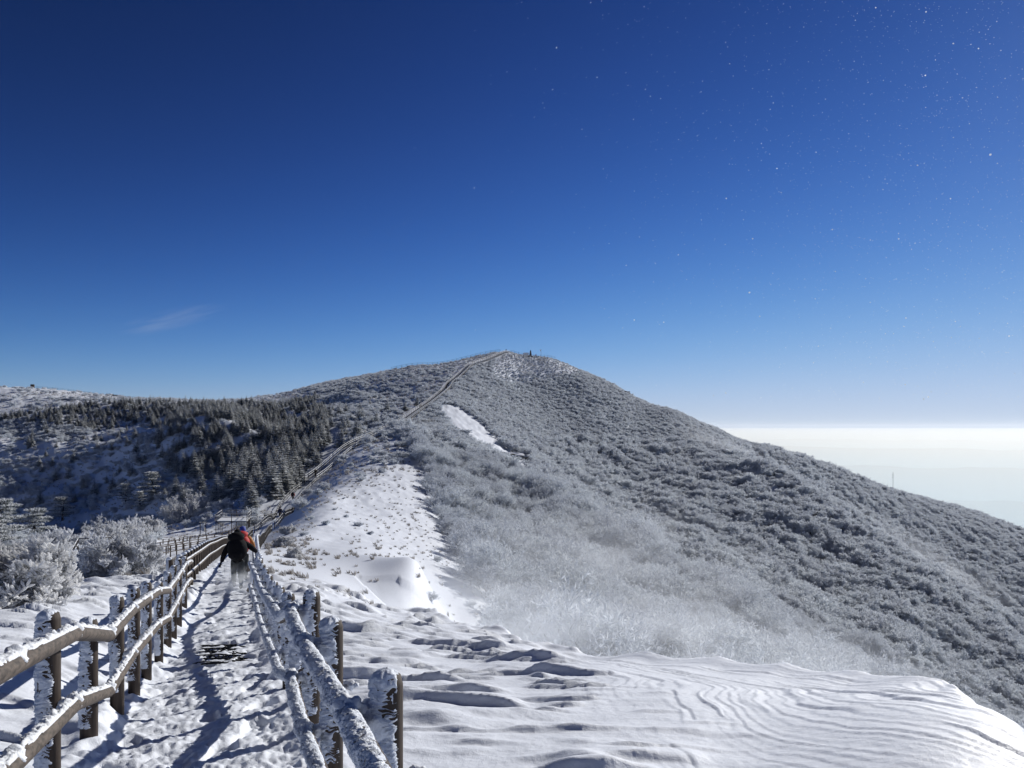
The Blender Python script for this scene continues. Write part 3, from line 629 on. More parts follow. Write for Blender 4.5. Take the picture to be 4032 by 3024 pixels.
for k in (1, 2, 3):
    s = np.where(kk == k)[0]; cand = s[(vs[s] > .003) & inframe[s]]
    cand = cand[np.argsort(-(size[cand] / r[cand]))][:296]
    rest = np.setdiff1d(s, cand); nm, cat, grp, lab = GRP[k]
    forms = {1: None, 2: P_bush, 3: P_fir}[k]
    for c, i in enumerate(cand):
        v = int(rng.integers(0, 3 if k == 1 else 4)); rz = float(rng.uniform(0, 6.28)); sc = float(size[i]); loc = (float(x[i]), float(y[i]), float(z[i]) - .05)
        parts = near_parts[v] if k == 1 else fir_parts[v] if k == 3 and c < 150 else None
        if parts:
            o = empty(nm, loc, rz); link("trunk", parts[0], o); link("crown", parts[1], o)
        else:
            o = link(nm, forms[v].data, None, loc); o.rotation_euler = (0, 0, rz)
        o.scale = (sc, sc, sc * float(rng.uniform(.9, 1.1))); tag(o, lab, cat, grp)
    R3 = np.stack([rng.normal(size=len(rest)) * .05, rng.normal(size=len(rest)) * .05, rng.uniform(0, 6.28, len(rest))], 1)
    S3 = np.stack([size[rest] * rng.uniform(.9, 1.15, len(rest)), size[rest] * rng.uniform(.9, 1.15, len(rest)), size[rest]], 1)
    P_ = np.stack([x[rest], y[rest], z[rest] - .05], 1)
    if k == 1:
        fm = P_near + P_far; var = np.where(r[rest] < 190, rng.integers(0, 3, len(rest)), 3 + rng.integers(0, 4, len(rest)))
        scatter("frosted_forest", P_, R3, S3, var, fm, "grey-white frosted forest covering the far slopes", "forest")
    elif k == 2: scatter("rime_scrub", P_, R3, S3, rng.integers(0, 4, len(rest)), P_bush, "smaller rime-covered scrub spread over the hillsides", "scrub")
    else: scatter("fir_wood", P_, R3, S3, rng.integers(0, 4, len(rest)), P_fir, "frosted fir wood farther up the left hill", "wood")
# grass and low growth
x, y = sample(60000, 26, 470); z = base_h(x, y); px_, py_ = proj(x, y, z); dpt, _ = seg_dist(x, y, PATH); pc = np.interp(y, [p[1] for p in PATH], [p[0] for p in PATH]); rt = x > pc
nz = fbm(x * .12, y * .12, 3, 15); u = rng.uniform(size=len(x)); rr2 = np.hypot(x, y)
ok = (rt & in_poly(px_, py_, BRIGHT) & (nz + u * .7 > .25)) | (in_poly(px_, py_, SPARSE_HILL) | in_poly(px_, py_, TOPHILL)) | (~rt & (rr2 > 45) & (u < .5)) | (rt & (dpt < 16) & (y > 55) & (nz > .1))
ok &= (dpt > np.where(y < 120, 1.6, 3.0)) & ~in_poly(px_, py_, GULLY) & (seen(x, y, z + .6) > -.01) & ~in_poly(px_, py_, SNOWP)
x, y, z, rr2 = (a[ok] for a in (x, y, z, rr2)); x2, y2 = sample(2600, 16, 70, -.60, -.18); z2 = base_h(x2, y2); d2, _ = seg_dist(x2, y2, PATH)
pc2 = np.interp(y2, [p[1] for p in PATH], [p[0] for p in PATH]); o2 = (((x2 < pc2 - 2.5) & (y2 > 24)) | ((x2 > pc2 + 1.5) & (x2 < pc2 + 6) & (y2 > 30) & (fbm(x2 * .2, y2 * .2, 2, 9) > .1)))
x = np.concatenate([x, x2[o2]]); y = np.concatenate([y, y2[o2]]); rr2 = np.hypot(x, y); z = ground(x, y)
s = rng.uniform(.5, 1.2, len(x)) * np.clip(rr2 / 110, .8, 1.7)
scatter("frosted_grass", np.stack([x, y, z], 1), np.stack([x * 0, x * 0, rng.uniform(-.5, .5, len(x))], 1), np.stack([s, s, s], 1), rng.integers(0, 3, len(x)), P_tuft, "frosted grass tufts poking through the snow", "grass")

# ------------------------------------------------------------------ fences, deck, stairs
def shell(name, p0, p1, r, wind, T, parent, mtl, cover=-.15, res=(40, 30), seed=0, band=55.0, gap=.35, cap=True, up=0.0, end_fade=.0):
    """a crust of rime or snow on a round post or rail: grows towards `wind`, ridged along its length, broken through where thin"""
    p0 = Vector(p0); p1 = Vector(p1); ax = (p1 - p0); L = ax.length; ax.normalize(); w = Vector(wind); w = (w - ax * w.dot(ax)).normalized(); s = ax.cross(w)
    nz, na_ = res; tz = np.linspace(0, 1, nz); ta = np.linspace(-math.pi, math.pi, na_, endpoint=False); ZZ, AA = np.meshgrid(tz, ta, indexing='ij')
    prof = np.clip((np.cos(AA) - cover) / (1 - cover), 0, 1) ** .55
    zl = ZZ * L
    rid = np.abs(vnoise(zl * band * (1 + .0 * AA) + 2.2 * fbm(zl * 9, AA * .9, 2, seed + 6), AA * 1.1 + seed + zl * 3, seed)) ; rid = 1 - np.clip(rid * 1.9, 0, 1)
    lump = fbm(zl * 6 + seed, AA * .8, 3, seed + 4)
    t = prof * T * (.35 + .75 * rid + 1.0 * lump) - gap * T * (1 - prof * .75) - .003
    t = np.where(prof <= 0.02, -.012, t); t = np.maximum(t, -.02)
    if end_fade: t = t - T * 1.6 * (sstep(1 - end_fade, 1, ZZ) + sstep(end_fade, 0, ZZ))
    rr = r + t
    if cap: rr = rr * np.sqrt(np.clip(1 - (np.clip(ZZ - .945, 0, 1) / .0551) ** 2, .0004, 1))
    A = np.array(w)[None, None] * np.cos(AA)[..., None] + np.array(s)[None, None] * np.sin(AA)[..., None]
    P = np.array(p0)[None, None] + np.array(ax)[None, None] * (zl[..., None]) + A * rr[..., None] + np.array(w)[None, None] * (np.maximum(t, 0) * .8 * np.abs(vnoise(zl * band * .8, AA * 2 + 9, seed + 2)))[..., None]
    if cap: P = P + np.array(ax)[None, None] * (sstep(.93, 1, ZZ) * T * .35)[..., None]
    ii = np.arange(nz * na_).reshape(nz, na_); q = np.stack([ii[:-1], np.roll(ii, -1, 1)[:-1], np.roll(ii, -1, 1)[1:], ii[1:]], -1).reshape(-1, 4)
    return link(name, mesh_np(name, P.reshape(-1, 3), q, [mtl], smooth=True), parent)
def lump_obj(name, spots, parent, mtl, seed=0):
    mb = MB()
    for i, (c, rr_) in enumerate(spots): mb.blob(c, rr_, seed + i, .35, 0, 3)
    return mb.build(name, mtl, parent, smooth=True)
WIND = Vector((-.38, -.92, .05))
def near_post(x, y, top, base, parent, seed, rad=.066, T=.020, tall=True):
    f = 1 if tall else .6
    mb = MB(); mb.tube([(x, y, base - .5), (x, y, top - .05), (x, y, top - .012), (x, y, top)], [rad, rad, rad * .86, rad * .45], 20)
    p = mb.build("post", M['wood'], parent, smooth=True)
    for poly in p.data.polygons: poly.use_smooth = len(poly.vertices) == 4
    bh = rng.uniform(.10, .22)
    shell("rime_crust", (x, y, base + bh), (x, y, top + .012), rad, WIND, T, p, M['rime_ice'], cover=-.28, res=(int(230 * f), int(48 * f)), seed=seed, band=52, gap=1.1)
    return p
def run_posts(xs, offs): pass
pp_y = [p[1] for p in PATH]; pp_x = [p[0] for p in PATH]
def side_line(off, y0, y1, step):
    """points along the path, offset sideways, about `step` metres apart"""
    ys = np.arange(y0, y1, .25); xs = np.interp(ys, pp_y, pp_x); k = 9
    xs = np.convolve(np.pad(xs, (k, k), 'edge'), np.ones(2 * k + 1) / (2 * k + 1), 'valid')
    dx = np.gradient(xs, ys); nrm = np.sqrt(1 + dx ** 2); px_ = xs + off / nrm; py_ = ys - off * dx / nrm
    s = np.concatenate([[0], np.cumsum(np.hypot(np.diff(px_), np.diff(py_)))]); out = []
    for t in np.arange(0, s[-1], step): out.append((float(np.interp(t, s, px_)), float(np.interp(t, s, py_))))
    return out
def simple_post(parent, x, y, z0, z1, rad, mtl, nm="post", n=8):
    mb = MB(); mb.tube([(x, y, z0 - .5), (x, y, z1 - .03), (x, y, z1)], [rad, rad, rad * .6], n); return mb.build(nm, mtl, parent, smooth=False)
def seg_rail(parent, a, b, rad, mtl, nm="rail", n=8):
    mb = MB(); mb.tube([a, b], rad, n); return mb.build(nm, mtl, parent, smooth=True)

# --- left fence beside the near path
LP = [(-1.15 - .37 * 2.0, 2.0, -.72), (-2.40, 3.40, -.93), (-2.91, 4.77, -1.16), (-3.40, 6.1, -1.54), (-3.99, 7.67, -1.71), (-4.47, 8.98, -1.90), (-4.96, 10.3, -2.10), (-5.63, 12.1, -2.47), (-6.26, 13.8, -2.65), (-6.78, 15.2, -2.78), (-7.33, 16.7, -2.90), (-8.2, 19.0, -3.25)]
fl = empty("log_fence", (0, 0, 0)); tag(fl, "left log fence with bare brown snow-topped rails and rime-crusted posts beside the near path", "fence")
def rail_pair(pts, parent, h1, h2, side, rads, near_n, rime, seed):
    """two rails through the posts; side = offset towards the path"""
    for hh, rad in zip((h1, h2), rads):
        J = []
        for (x, y, t) in pts: J.append(Vector((x + side[0], y + side[1], t - hh)))
        i = 0
        for i in range(len(J) - 1):
            a, b = J[i], J[i + 1]; d = (b - a).normalized(); a2, b2 = a - d * .05, b + d * .06
            mb = MB(); mb.tube([a2, a + d * .02, b - d * .02, b2], [rad * .94, rad, rad * .99, rad * .93], 18)
            ro = mb.build("rail", M['rail_wood'] if not rime else M['wood'], parent, smooth=True)
            if i < near_n:
                res = (int(np.clip((b - a).length * 1100 / max(2.5, a.y), 40, 420)), 40)
                if rime: shell("rime_crust", a2, b2, rad, (-.75, -.25, .62), .020, ro, M['rime_ice'], cover=-.35, res=res, seed=seed + i * 3, band=60, gap=.40, cap=False)
                else: shell("snow_strip", a2, b2, rad, (-.30, -.1, .95), .020, ro, M['snow_soft'], cover=.52, res=res, seed=seed + i * 3, band=9, gap=.10, cap=False)
                lump_obj("snow_clump", [(b + Vector((0, 0, rad * .55)) + d * rng.uniform(-.02, .03), rad * (1.12 if not rime else 1.2)), (b + Vector((-side[0] * .5, -side[1] * .5, rad * .1)), rad * .95)], ro, M['snow_soft'], seed + i)
            else:
                mb = MB(); mb.tube([a2 + Vector((0, 0, rad * .45)), b2 + Vector((0, 0, rad * .45))], rad * .80, 8); mb.build("snow_strip", M['snow_soft'], ro, smooth=True)
gl = lambda x, y: float(base_h(np.array([x]), np.array([y]))[0])
for i, (x, y, t) in enumerate(LP): near_post(x, y, t, gl(x, y), fl, 11 + i, tall=y < 12)
def smooth_tail(L, h):
    z_ = np.array([gl(x, y) for x, y in L]); k = 5; z_ = np.convolve(np.pad(z_, (k, k), 'reflect', reflect_type='odd'), np.ones(2 * k + 1) / (2 * k + 1), 'valid'); return [(x, y, float(z) + h) for (x, y), z in zip(L, z_)]
tail = smooth_tail(side_line(-1.12, 20.2, 96, 1.35), 1.12)
rail_pair(LP + tail[:26], fl, .15, .60, (.135, .05), (.048, .046), 11, False, 31)
for i, (x, y, t) in enumerate(tail[:26]):
    p = simple_post(fl, x, y, gl(x, y), t, .07, M['wood'], n=10)
    mb = MB(); mb.blob((x - .02, y - .02, t), .085, i, .2, 0, 1, (1, 1, .6)); mb.tube([(x - .045, y - .03, t - .75), (x - .045, y - .03, t)], .055, 7); mb.build("rime_crust", M['rime_ice'], p, smooth=True)
def far_fence(name, pts, h, label, group=None, rails=(.15, .60), prad=.065, rrad=.045, mtl=None, cat="fence", skip=0):
    o = empty(name, (0, 0, 0)); tag(o, label, cat, group); mtl = mtl or M['wood_far']
    P = [Vector((x, y, gl(x, y) + h)) for x, y in pts]; o.location = (P[0].x, P[0].y, P[0].z - h); off = Vector(o.location)
    n = 0; stuff = MB()
    for i, p in enumerate(P):
        q = p - off
        if n < 96: simple_post(o, q.x, q.y, q.z - h, q.z, prad, mtl, n=6); n += 1
        else: stuff.tube([(q.x, q.y, q.z - h - .4), (q.x, q.y, q.z)], prad, 6)
    if stuff.v: tag(stuff.build("post_row", mtl, o), kind="stuff")
    for rh in rails:
        for i in range(0, len(P) - 1, 4):
            j = min(i + 4, len(P) - 1); mb = MB(); mb.tube([v - off - Vector((0, 0, rh)) for v in P[i:j + 1]], rrad, 6); mb.build("rail", mtl, o, smooth=True)
    return o
far_fence("log_fence", [(x, y) for x, y, t in tail[25:]], 1.05, "left log fence farther down the path, from the black-clad hiker to the junction")
# --- right fence
RP = [(-.05, 1.85, -.90), (-.52, 3.15, -1.02), (-1.115, 4.7, -1.19), (-1.61, 6.1, -1.32), (-2.06, 7.3, -1.68), (-2.50, 8.5, -1.86), (-3.06, 10.0, -2.10), (-3.58, 11.4, -2.32), (-4.10, 12.8, -2.50), (-4.61, 14.2, -2.65), (-5.13, 15.6, -2.82), (-5.65, 17.0, -2.98), (-6.17, 18.4, -3.16)]
fr = empty("log_fence", (0, 0, 0)); tag(fr, "right log fence, posts and rails fully coated in feathery rime, beside the near path", "fence")
for i, (x, y, t) in enumerate(RP):
    p = near_post(x, y, t, gl(x, y), fr, 71 + i, rad=.068, T=.026, tall=y < 12)
    if y < 9:
        lump_obj("snow_clump", [((x - .05, y - .02, t - .20), .085), ((x - .03, y - .03, t - .30), .07), ((x - .03, y - .03, t - .40), .05)], p, M['rime_ice'], i * 7)
        mb = MB(); mb.tube([(x, y, t - .42), (x + .13, y + .02, t - .42)], .012, 8); bo = mb.build("bolt", M['metal'], p)
        lump_obj("snow_clump", [((x + .115, y + .02, t - .42), .028), ((x + .145, y + .02, t - .415), .018)], bo, M['snow_soft'], i * 5 + 3)
tailr = smooth_tail(side_line(1.0, 19.6, 100, 1.35), 1.13)
rail_pair(RP + tailr[:28], fr, .15, .68, (-.15, -.05), (.045, .042), 12, True, 131)
for i, (x, y, t) in enumerate(tailr[:28]):
    p = simple_post(fr, x, y, gl(x, y), t, .07, M['wood'], n=10)
    mb = MB(); mb.blob((x - .02, y - .02, t), .09, i, .2, 0, 1, (1, 1, .7)); mb.tube([(x - .05, y - .03, t - .75), (x - .05, y - .03, t)], .055, 7); mb.build("rime_crust", M['rime_ice'], p, smooth=True)
far_fence("log_fence", [(x, y) for x, y, t in tailr[27:]], 1.05, "right log fence descending to the junction beyond the two near hikers")
far_fence("log_fence", side_line(1.5, 101, 166, 1.5), 1.1, "log fence on the right of the path between the junction and the long stairway")
far_fence("log_fence", side_line(-1.5, 104, 166, 1.5), 1.1, "log fence on the left of the path climbing from the junction to the stairway")
def ln(pts, step):
    P = [np.array(p, float) for p in pts]; s = np.concatenate([[0], np.cumsum([np.linalg.norm(b - a) for a, b in zip(P[:-1], P[1:])])])
    t = np.linspace(0, s[-1], max(2, int(round(s[-1] / step)) + 1)); return [(float(np.interp(v, s, [p[0] for p in P])), float(np.interp(v, s, [p[1] for p in P]))) for v in t]
def gp(px, Y): return ((px - 512) / F * Y, Y)
# side boardwalk running left from the junction
far_fence("timber_railing", ln([gp(140, 66), gp(155, 74), gp(190, 83), gp(228, 92), gp(240, 100)], 1.9), 1.2, "far railing of the side boardwalk, three thin rails behind the rime bush", "side boardwalk railings", rails=(.05, .35, .8), prad=.06, rrad=.045, mtl=M['wood'])
far_fence("timber_railing", ln([gp(152, 62), gp(172, 70), gp(205, 79), gp(236, 88)], 1.9), 1.15, "near railing of the side boardwalk, beside the log fence posts", "side boardwalk railings", rails=(.05, .6), prad=.06, rrad=.045, mtl=M['wood'])
def platform(name, pts, zt, label, cat, open_from=0, leg=True, rail_h=1.15, step=1.9):
    """timber deck: boards, joists, legs and railings, from a ground outline"""
    c = np.mean(pts, 0); o = empty(name, (float(c[0]), float(c[1]), zt)); tag(o, label, cat); off = Vector(o.location)
    n = len(pts); mb = MB(); V = [(p[0] - off.x, p[1] - off.y, 0.0) for p in pts]; V2 = [(a, b, -.12) for a, b, _ in V]
    mb.add(V + V2, [tuple(range(n)), tuple(range(n, 2 * n))[::-1]] + [(i, i + n, (i + 1) % n + n, (i + 1) % n) for i in range(n)]); mb.build("deck", M['wood_far'], o)
    mb = MB(); V3 = [(a * .97, b * .97, .005) for a, b, _ in V]; V4 = [(a * .96, b * .96, .09) for a, b, _ in V]
    mb.add(V3 + V4, [tuple(range(n, 2 * n))] + [(i, (i + 1) % n, (i + 1) % n + n, i + n) for i in range(n)]); mb.build("snow_cover", M['snow_soft'], o)
    for i in range(n - open_from):
        a, b = pts[i], pts[(i + 1) % n]; q = ln([a, b], step)
        for j, (x, y) in enumerate(q[:-1] if i < n - open_from - 1 else q):
            g = gl(x, y); simple_post(o, x - off.x, y - off.y, g - off.z, rail_h, .055, M['wood'], n=6)
        for rh in (rail_h - .06, rail_h - .5): seg_rail(o, (q[0][0] - off.x, q[0][1] - off.y, rh), (q[-1][0] - off.x, q[-1][1] - off.y, rh), .042, M['wood_far'])
    return o
pz = -(566 - HZ) / F * 55
platform("viewing_deck", [gp(68, 53), gp(92, 53), gp(128, 57), gp(112, 62), gp(78, 61)], -(568.5 - HZ) / F * 54, "small timber viewing deck on posts between the two big rime bushes", "deck")
platform("rest_deck", [gp(216, 112), gp(247, 112), gp(251, 117.5), gp(222, 117.5)], -(521.5 - HZ) / F * 112, "larger timber rest deck with railings left of the path junction", "deck", open_from=0)
far_fence("timber_railing", ln([gp(249, 116), gp(262, 119), gp(277, 124)], 1.9), 1.2, "railing linking the rest deck to the path", rails=(.05, .45), prad=.055, rrad=.04)
far_fence("timber_railing", ln([gp(250, 124), gp(264, 128), gp(279, 132)], 1.9), 1.2, "rear railing linking the rest deck to the path", rails=(.05, .45), prad=.055, rrad=.04)
# information board at the deck corner
x, y = gp(203, 113); o = empty("notice_board", (x, y, gl(x, y))); tag(o, "small wooden notice board with a white panel left of the rest deck", "sign")
mb = MB()
for s in (-.42, .42): simple_post(o, s, 0, 0, 1.9, .06, M['wood'])
mb.box((0, -.02, 1.2), (.34, .05, 1.1)); mb.build("panel", M['white'], o)
mb = MB(); mb.box((0, 0, 1.93), (1.1, .35, .08)); mb.build("roof", M['wood_far'], o)
# low broken fence row left of the deck
far_fence("log_fence", ln([gp(163, 88), gp(178, 92), gp(190, 97), gp(203, 102)], 1.5), .55, "low half-buried row of short logs in the scrub below the rest deck", rails=(.06,))

# --- stairway up the hill
st = empty("timber_stairway", (0, 0, 0)); tag(st, "long timber stairway with railings climbing straight up the hillside to the summit", "stairway")
ys = np.arange(166, 461, 1.0); sx = np.interp(ys, pp_y, pp_x); sz = np.array([gl(a, b) for a, b in zip(sx, ys)]); kz = np.ones(13) / 13
sz = np.convolve(np.pad(sz, 6, 'edge'), kz, 'valid'); sx = np.convolve(np.pad(sx, 4, 'edge'), np.ones(9) / 9, 'valid')
SW = 1.25
dxs = np.gradient(sx, ys); nx = 1 / np.sqrt(1 + dxs ** 2); ny = -dxs * nx
def stair_line(off, up): return [Vector((sx[i] + nx[i] * off, ys[i] + ny[i] * off, sz[i] + .45 + up)) for i in range(len(ys))]
for s in (-1, 1):
    Lp = stair_line(s * SW, 0)
    for i in range(0, len(Lp) - 1, 30):
        q = Lp[i:i + 31]
        mb = MB(); mb.tube(q, .09, 6); mb.build("stringer", M['old_wood'], st)
    for up in (1.05, .6):
        Lq = stair_line(s * SW, up)
        for i in range(0, len(Lq) - 1, 20):
            q = Lq[i:i + 21]; mb = MB(); mb.tube(q, .042, 6); ro = mb.build("handrail", M['old_wood'], st, smooth=True)
            mb = MB(); mb.tube([v + Vector((-.01, 0, .05)) for v in q], .045, 5); mb.build("snow_strip", M['snow_soft'], ro, smooth=True)
cnt = 0; rest = MB()
for s in (-1, 1):
    Lp = stair_line(s * SW, 0)
    for i in range(0, len(Lp), 3):
        p = Lp[i]
        if i < 150: simple_post(st, p.x, p.y, p.z - 1.0, p.z + 1.12, .065, M['old_wood'], n=5)
        else: rest.tube([(p.x, p.y, p.z - 1.4), (p.x, p.y, p.z + 1.12)], .065, 5)
tag(rest.build("post_row", M['old_wood'], st), kind="stuff")
tr = MB(); sn = MB()
for i in range(0, len(ys)):
    for h in (0, .5):
        a = Vector((sx[i], ys[i] + h, sz[i] + .42 + (h * (sz[min(i + 1, len(sz) - 1)] - sz[i])))); rz = math.atan2(-dxs[i], 1)
        tr.box(a, (2 * SW, .30, .05), rz); sn.box(a + Vector((.1, 0, .05)), (2 * SW * .55, .24, .045), rz)
tag(tr.build("tread_row", M['old_wood'], st), kind="stuff"); tag(sn.build("snow_cover", M['snow_soft'], st), kind="stuff")
# landing platform half way
x0, y0 = -37.2, 238
platform("landing_deck", [(x0 + 2, y0 + 2), (x0 + 12, y0 + 9), (x0 + 9.5, y0 + 13), (x0 - .5, y0 + 6)], gl(x0 + 5, y0 + 6) + 1.0, "railed landing deck jutting right from the middle of the long stairway", "deck", open_from=1)
# --- skyline railings and summit things
far_fence("timber_railing", ln([gp(391, 436), gp(415, 440), gp(440, 446), gp(470, 455), gp(500, 461)], 3.0), 1.9, "thin railing along the left skyline of the summit", rails=(.1, .9), prad=.07, rrad=.06, mtl=M['wood'])
far_fence("timber_railing", ln([gp(511, 459), gp(525, 461), gp(540, 463), gp(549, 465), gp(555, 466)], 2.4), 1.7, "railing round the summit platform on the crest", rails=(.1, .8), prad=.06, rrad=.045, mtl=M['wood'])
far_fence("timber_railing", ln([gp(32, 482), gp(60, 482), gp(100, 484), gp(140, 488), gp(180, 490)], 3.2), 1.7, "faint railing along the far left skyline", rails=(.1, .8), prad=.06, rrad=.045, mtl=M['wood'])
def on(px, Y): x, y = gp(px, Y); return x, y, g1(x, y)
x, y, z = on(526, 459); o = empty("summit_sign", (x, y, z)); tag(o, "low pale board on short legs at the summit, left of the standing stone", "sign")
mb = MB(); mb.box((0, 0, 1.6), (3.4, .25, 1.5)); mb.build("panel", M['white'], o)
for s in (-1.3, 1.3): simple_post(o, s, 0, 0, .9, .12, M['wood'])
x, y, z = on(530.5, 459); o = empty("summit_stone", (x, y, z)); tag(o, "tall dark tapering summit stone on the crest of the hill", "monument")
mb = MB(); bm_ = [(.75, 0), (.8, .4), (.62, 2.0), (.45, 3.3), (.12, 3.9)]
V = []; 
for rr_, zz in bm_:
    for k in range(9): a = k * 2 * math.pi / 9; V.append((rr_ * math.cos(a) * (1 + .12 * math.sin(k * 2.3)), rr_ * .6 * math.sin(a), zz + .1 * math.sin(k)))
mb.add(V, [(i * 9 + k, i * 9 + (k + 1) % 9, (i + 1) * 9 + (k + 1) % 9, (i + 1) * 9 + k) for i in range(4) for k in range(9)] + [tuple(36 + k for k in range(9))]); mb.build("stone", M['stone'], o)
mb = MB(); mb.box((0, 0, .15), (2.6, 1.6, .5)); mb.build("plinth", M['rock'], o)
x, y, z = on(541, 460); o = empty("weather_mast", (x, y, z)); tag(o, "thin mast with a small box near its top at the right of the summit", "mast")
mb = MB(); mb.tube([(0, 0, -.3), (0, 0, 4.9)], .09, 6); mb.build("pole", M['metal'], o)
mb = MB(); mb.box((-.35, 0, 4.5), (.7, .4, .5)); mb.build("sensor_box", M['white'], o); mb = MB(); mb.tube([(-.7, 0, 4.9), (.5, 0, 4.9)], .05, 5); mb.build("cross_arm", M['metal'], o)
x, y, z = on(32.5, 481); o = empty("trail_marker", (x, y, z)); tag(o, "dark upright marker box on the far left skyline", "marker")
mb = MB(); mb.box((0, 0, 1.7), (2.2, .8, 2.6)); mb.build("board", M['wood'], o)
for s in (-.8, .8): simple_post(o, s, 0, 0, 2.0, .14, M['wood'])
x, y, z = on(893, 612); o = empty("radio_mast", (x, y, z)); tag(o, "lone thin mast on the distant right ridge", "mast")
mb = MB(); mb.tube([(0, 0, 0), (0, 0, 20)], .16, 6); mb.build("pole", M['metal'], o)
for zz in (6, 16, 18): mb = MB(); mb.tube([(-.9, 0, zz), (.9, 0, zz)], .12, 5); mb.build("antenna", M['metal'], o)
mb = MB(); mb.box((0, 0, 3.2), (1.6, 1.2, 2.2)); mb.build("equipment_box", M['rock'], o)
# rocks
def rock(px, Y, s, lab, seed, sq=(1.3, 1, .6)):
    x, y, z = on(px, Y); mb = MB(); mb.blob((0, 0, .1), s, seed, .45, 0, 3, sq); o = mb.build("boulder", M['rock'], None, loc=(x, y, z)); tag(o, lab, "rock")
rock(624, 462, 2.6, "dark rock outcrop on the right skyline, nearer the summit", 1); rock(651, 456, 2.4, "dark rock on the right skyline, farther down the ridge", 2)
rock(110, 468, 2.2, "dark boulder under the far left skyline, left one", 3); rock(118, 455, 3.2, "wide dark boulder under the far left skyline, right one", 4, (1.6, 1, .45))
rock(300, 138, 1.0, "low brown rocky patch on the snow right of the path fence", 5, (1.9, 1, .25)); rock(508, 232, 2.6, "rocky outcrop at the head of the snow gully", 6, (2.2, 1, .5))
# walkway mat showing through the trodden snow
mb = MB(); M0 = []
for j in range(20):
    yy = 11.6 + j * .13; xc = float(np.interp(yy, pp_y, pp_x)) + .12; row = []
    for k in range(-6, 7):
        xx = xc + k * .09; yk = yy - k * .030; row.append((xx, yk, gl(xx, yk) + float(detail(np.array([xx]), np.array([yk]))[0]) * .25 - .020 - .03 * abs(math.sin(j * .9 + k * .25)) - .0016 * max(0, abs(k) - 2) ** 2))
    M0.append(row)
for j in range(20): mb.tube(M0[j], .021, 5)
for k in range(13): mb.tube([M0[j][k] for j in range(20)], .014, 5)
tag(mb.build("walkway_mat", M['rubber']), "dark ribbed walkway mat showing through the trodden snow on the path", "mat")

# ------------------------------------------------------------------ big rime bushes and pines near the path
def rime_bush(seed, Wd, H, lean, n1=16, label="", r0=.03, k=(7, 6, 5), tw=.10, dens=6):
    g = np.random.default_rng(seed); t = TW()
    a = g.uniform(0, 2 * np.pi, n1); P = np.stack([np.cos(a) * Wd * .06, np.sin(a) * Wd * .06, np.full(n1, -.15)], 1)
    el = g.uniform(.15, 1.1, n1); D = unit(np.stack([np.cos(a) * np.cos(el), np.sin(a) * np.cos(el), np.sin(el) * H / Wd * 1.6], 1)); L = g.uniform(.40, .55, n1) * np.sqrt((Wd * .5 * np.cos(el)) ** 2 + (H * np.sin(el)) ** 2) * 1.25; r = np.full(n1, r0)
    for lv in range(4):
        mid = P + D * L[:, None] * .5 + g.normal(size=P.shape) * L[:, None] * .04; E = mid + unit(D + g.normal(size=P.shape) * .15) * L[:, None] * .5
        t.tubes(P, mid, r, r * .95, 0 if lv == 0 else 1, 5); t.tubes(mid, E, r * .95, r * .8, 0 if lv == 0 else 1, 5)
        if lv == 3:
            # swollen rime tips, growing towards the wind
            for j in range(dens):
                s_ = g.uniform(.0, 1, len(P))[:, None]; Q = P + (E - P) * s_; dd = unit(D * .6 + g.normal(size=Q.shape) * .55 + [lean[0], lean[1], .45]); ll = tw * g.uniform(.6, 1.5, len(Q)); q2 = Q + dd * ll[:, None] * .6; q3 = Q + dd * ll[:, None]
                rr_ = g.uniform(.013, .024, len(Q)) * tw / .1; t.tubes(Q, q2, rr_ * .7, rr_, 1, 4); t.tubes(q2, q3, rr_, rr_ * .35, 1, 4)
            break
        kk_ = k[lv]; n = len(P); s_ = np.tile(np.linspace(.3, 1, kk_), n) + g.uniform(-.08, .08, n * kk_)
        P_, E_, D_, L_, r_ = (np.repeat(v, kk_, 0) for v in (P, E, D, L, r)); Q = P_ + (E_ - P_) * np.clip(s_, 0, 1)[:, None]
        D = unit(D_ * .75 + unit(g.normal(size=Q.shape)) * .75 + [lean[0] * .4, lean[1] * .4, .25]); L = L_ * g.uniform(.45, .7, len(Q)); r = np.maximum(r_ * .72, .009); P = Q
    return t
def place_bush(px, Y, Wd, H, seed, label, n1=16, k=(6, 5, 5), tw=.10, dens=5, rz=0.0, name="rime_bush"):
    x, y = gp(px, Y); t = rime_bush(seed, Wd, H, (-.25, -.25), n1, k=k, tw=tw, dens=dens); o = empty(name, (x, y, g1(x, y)), rz); tag(o, label, "bush")
    ms = [M['bark'], M['rime_near']]; link("stems", t.split("stems", ms, [0]), o); link("crown", t.split("crown", ms, [1]), o); return o
place_bush(10, 14.8, 2.5, 1.35, 1, "big white rime-coated bush at the left edge beyond the left fence", 26, (6, 6, 5), .13, 7)
place_bush(122, 25.5, 2.5, 1.45, 2, "round rime-coated bush behind the left fence posts, right of the small viewing deck", 22, (6, 6, 5), .12, 6)
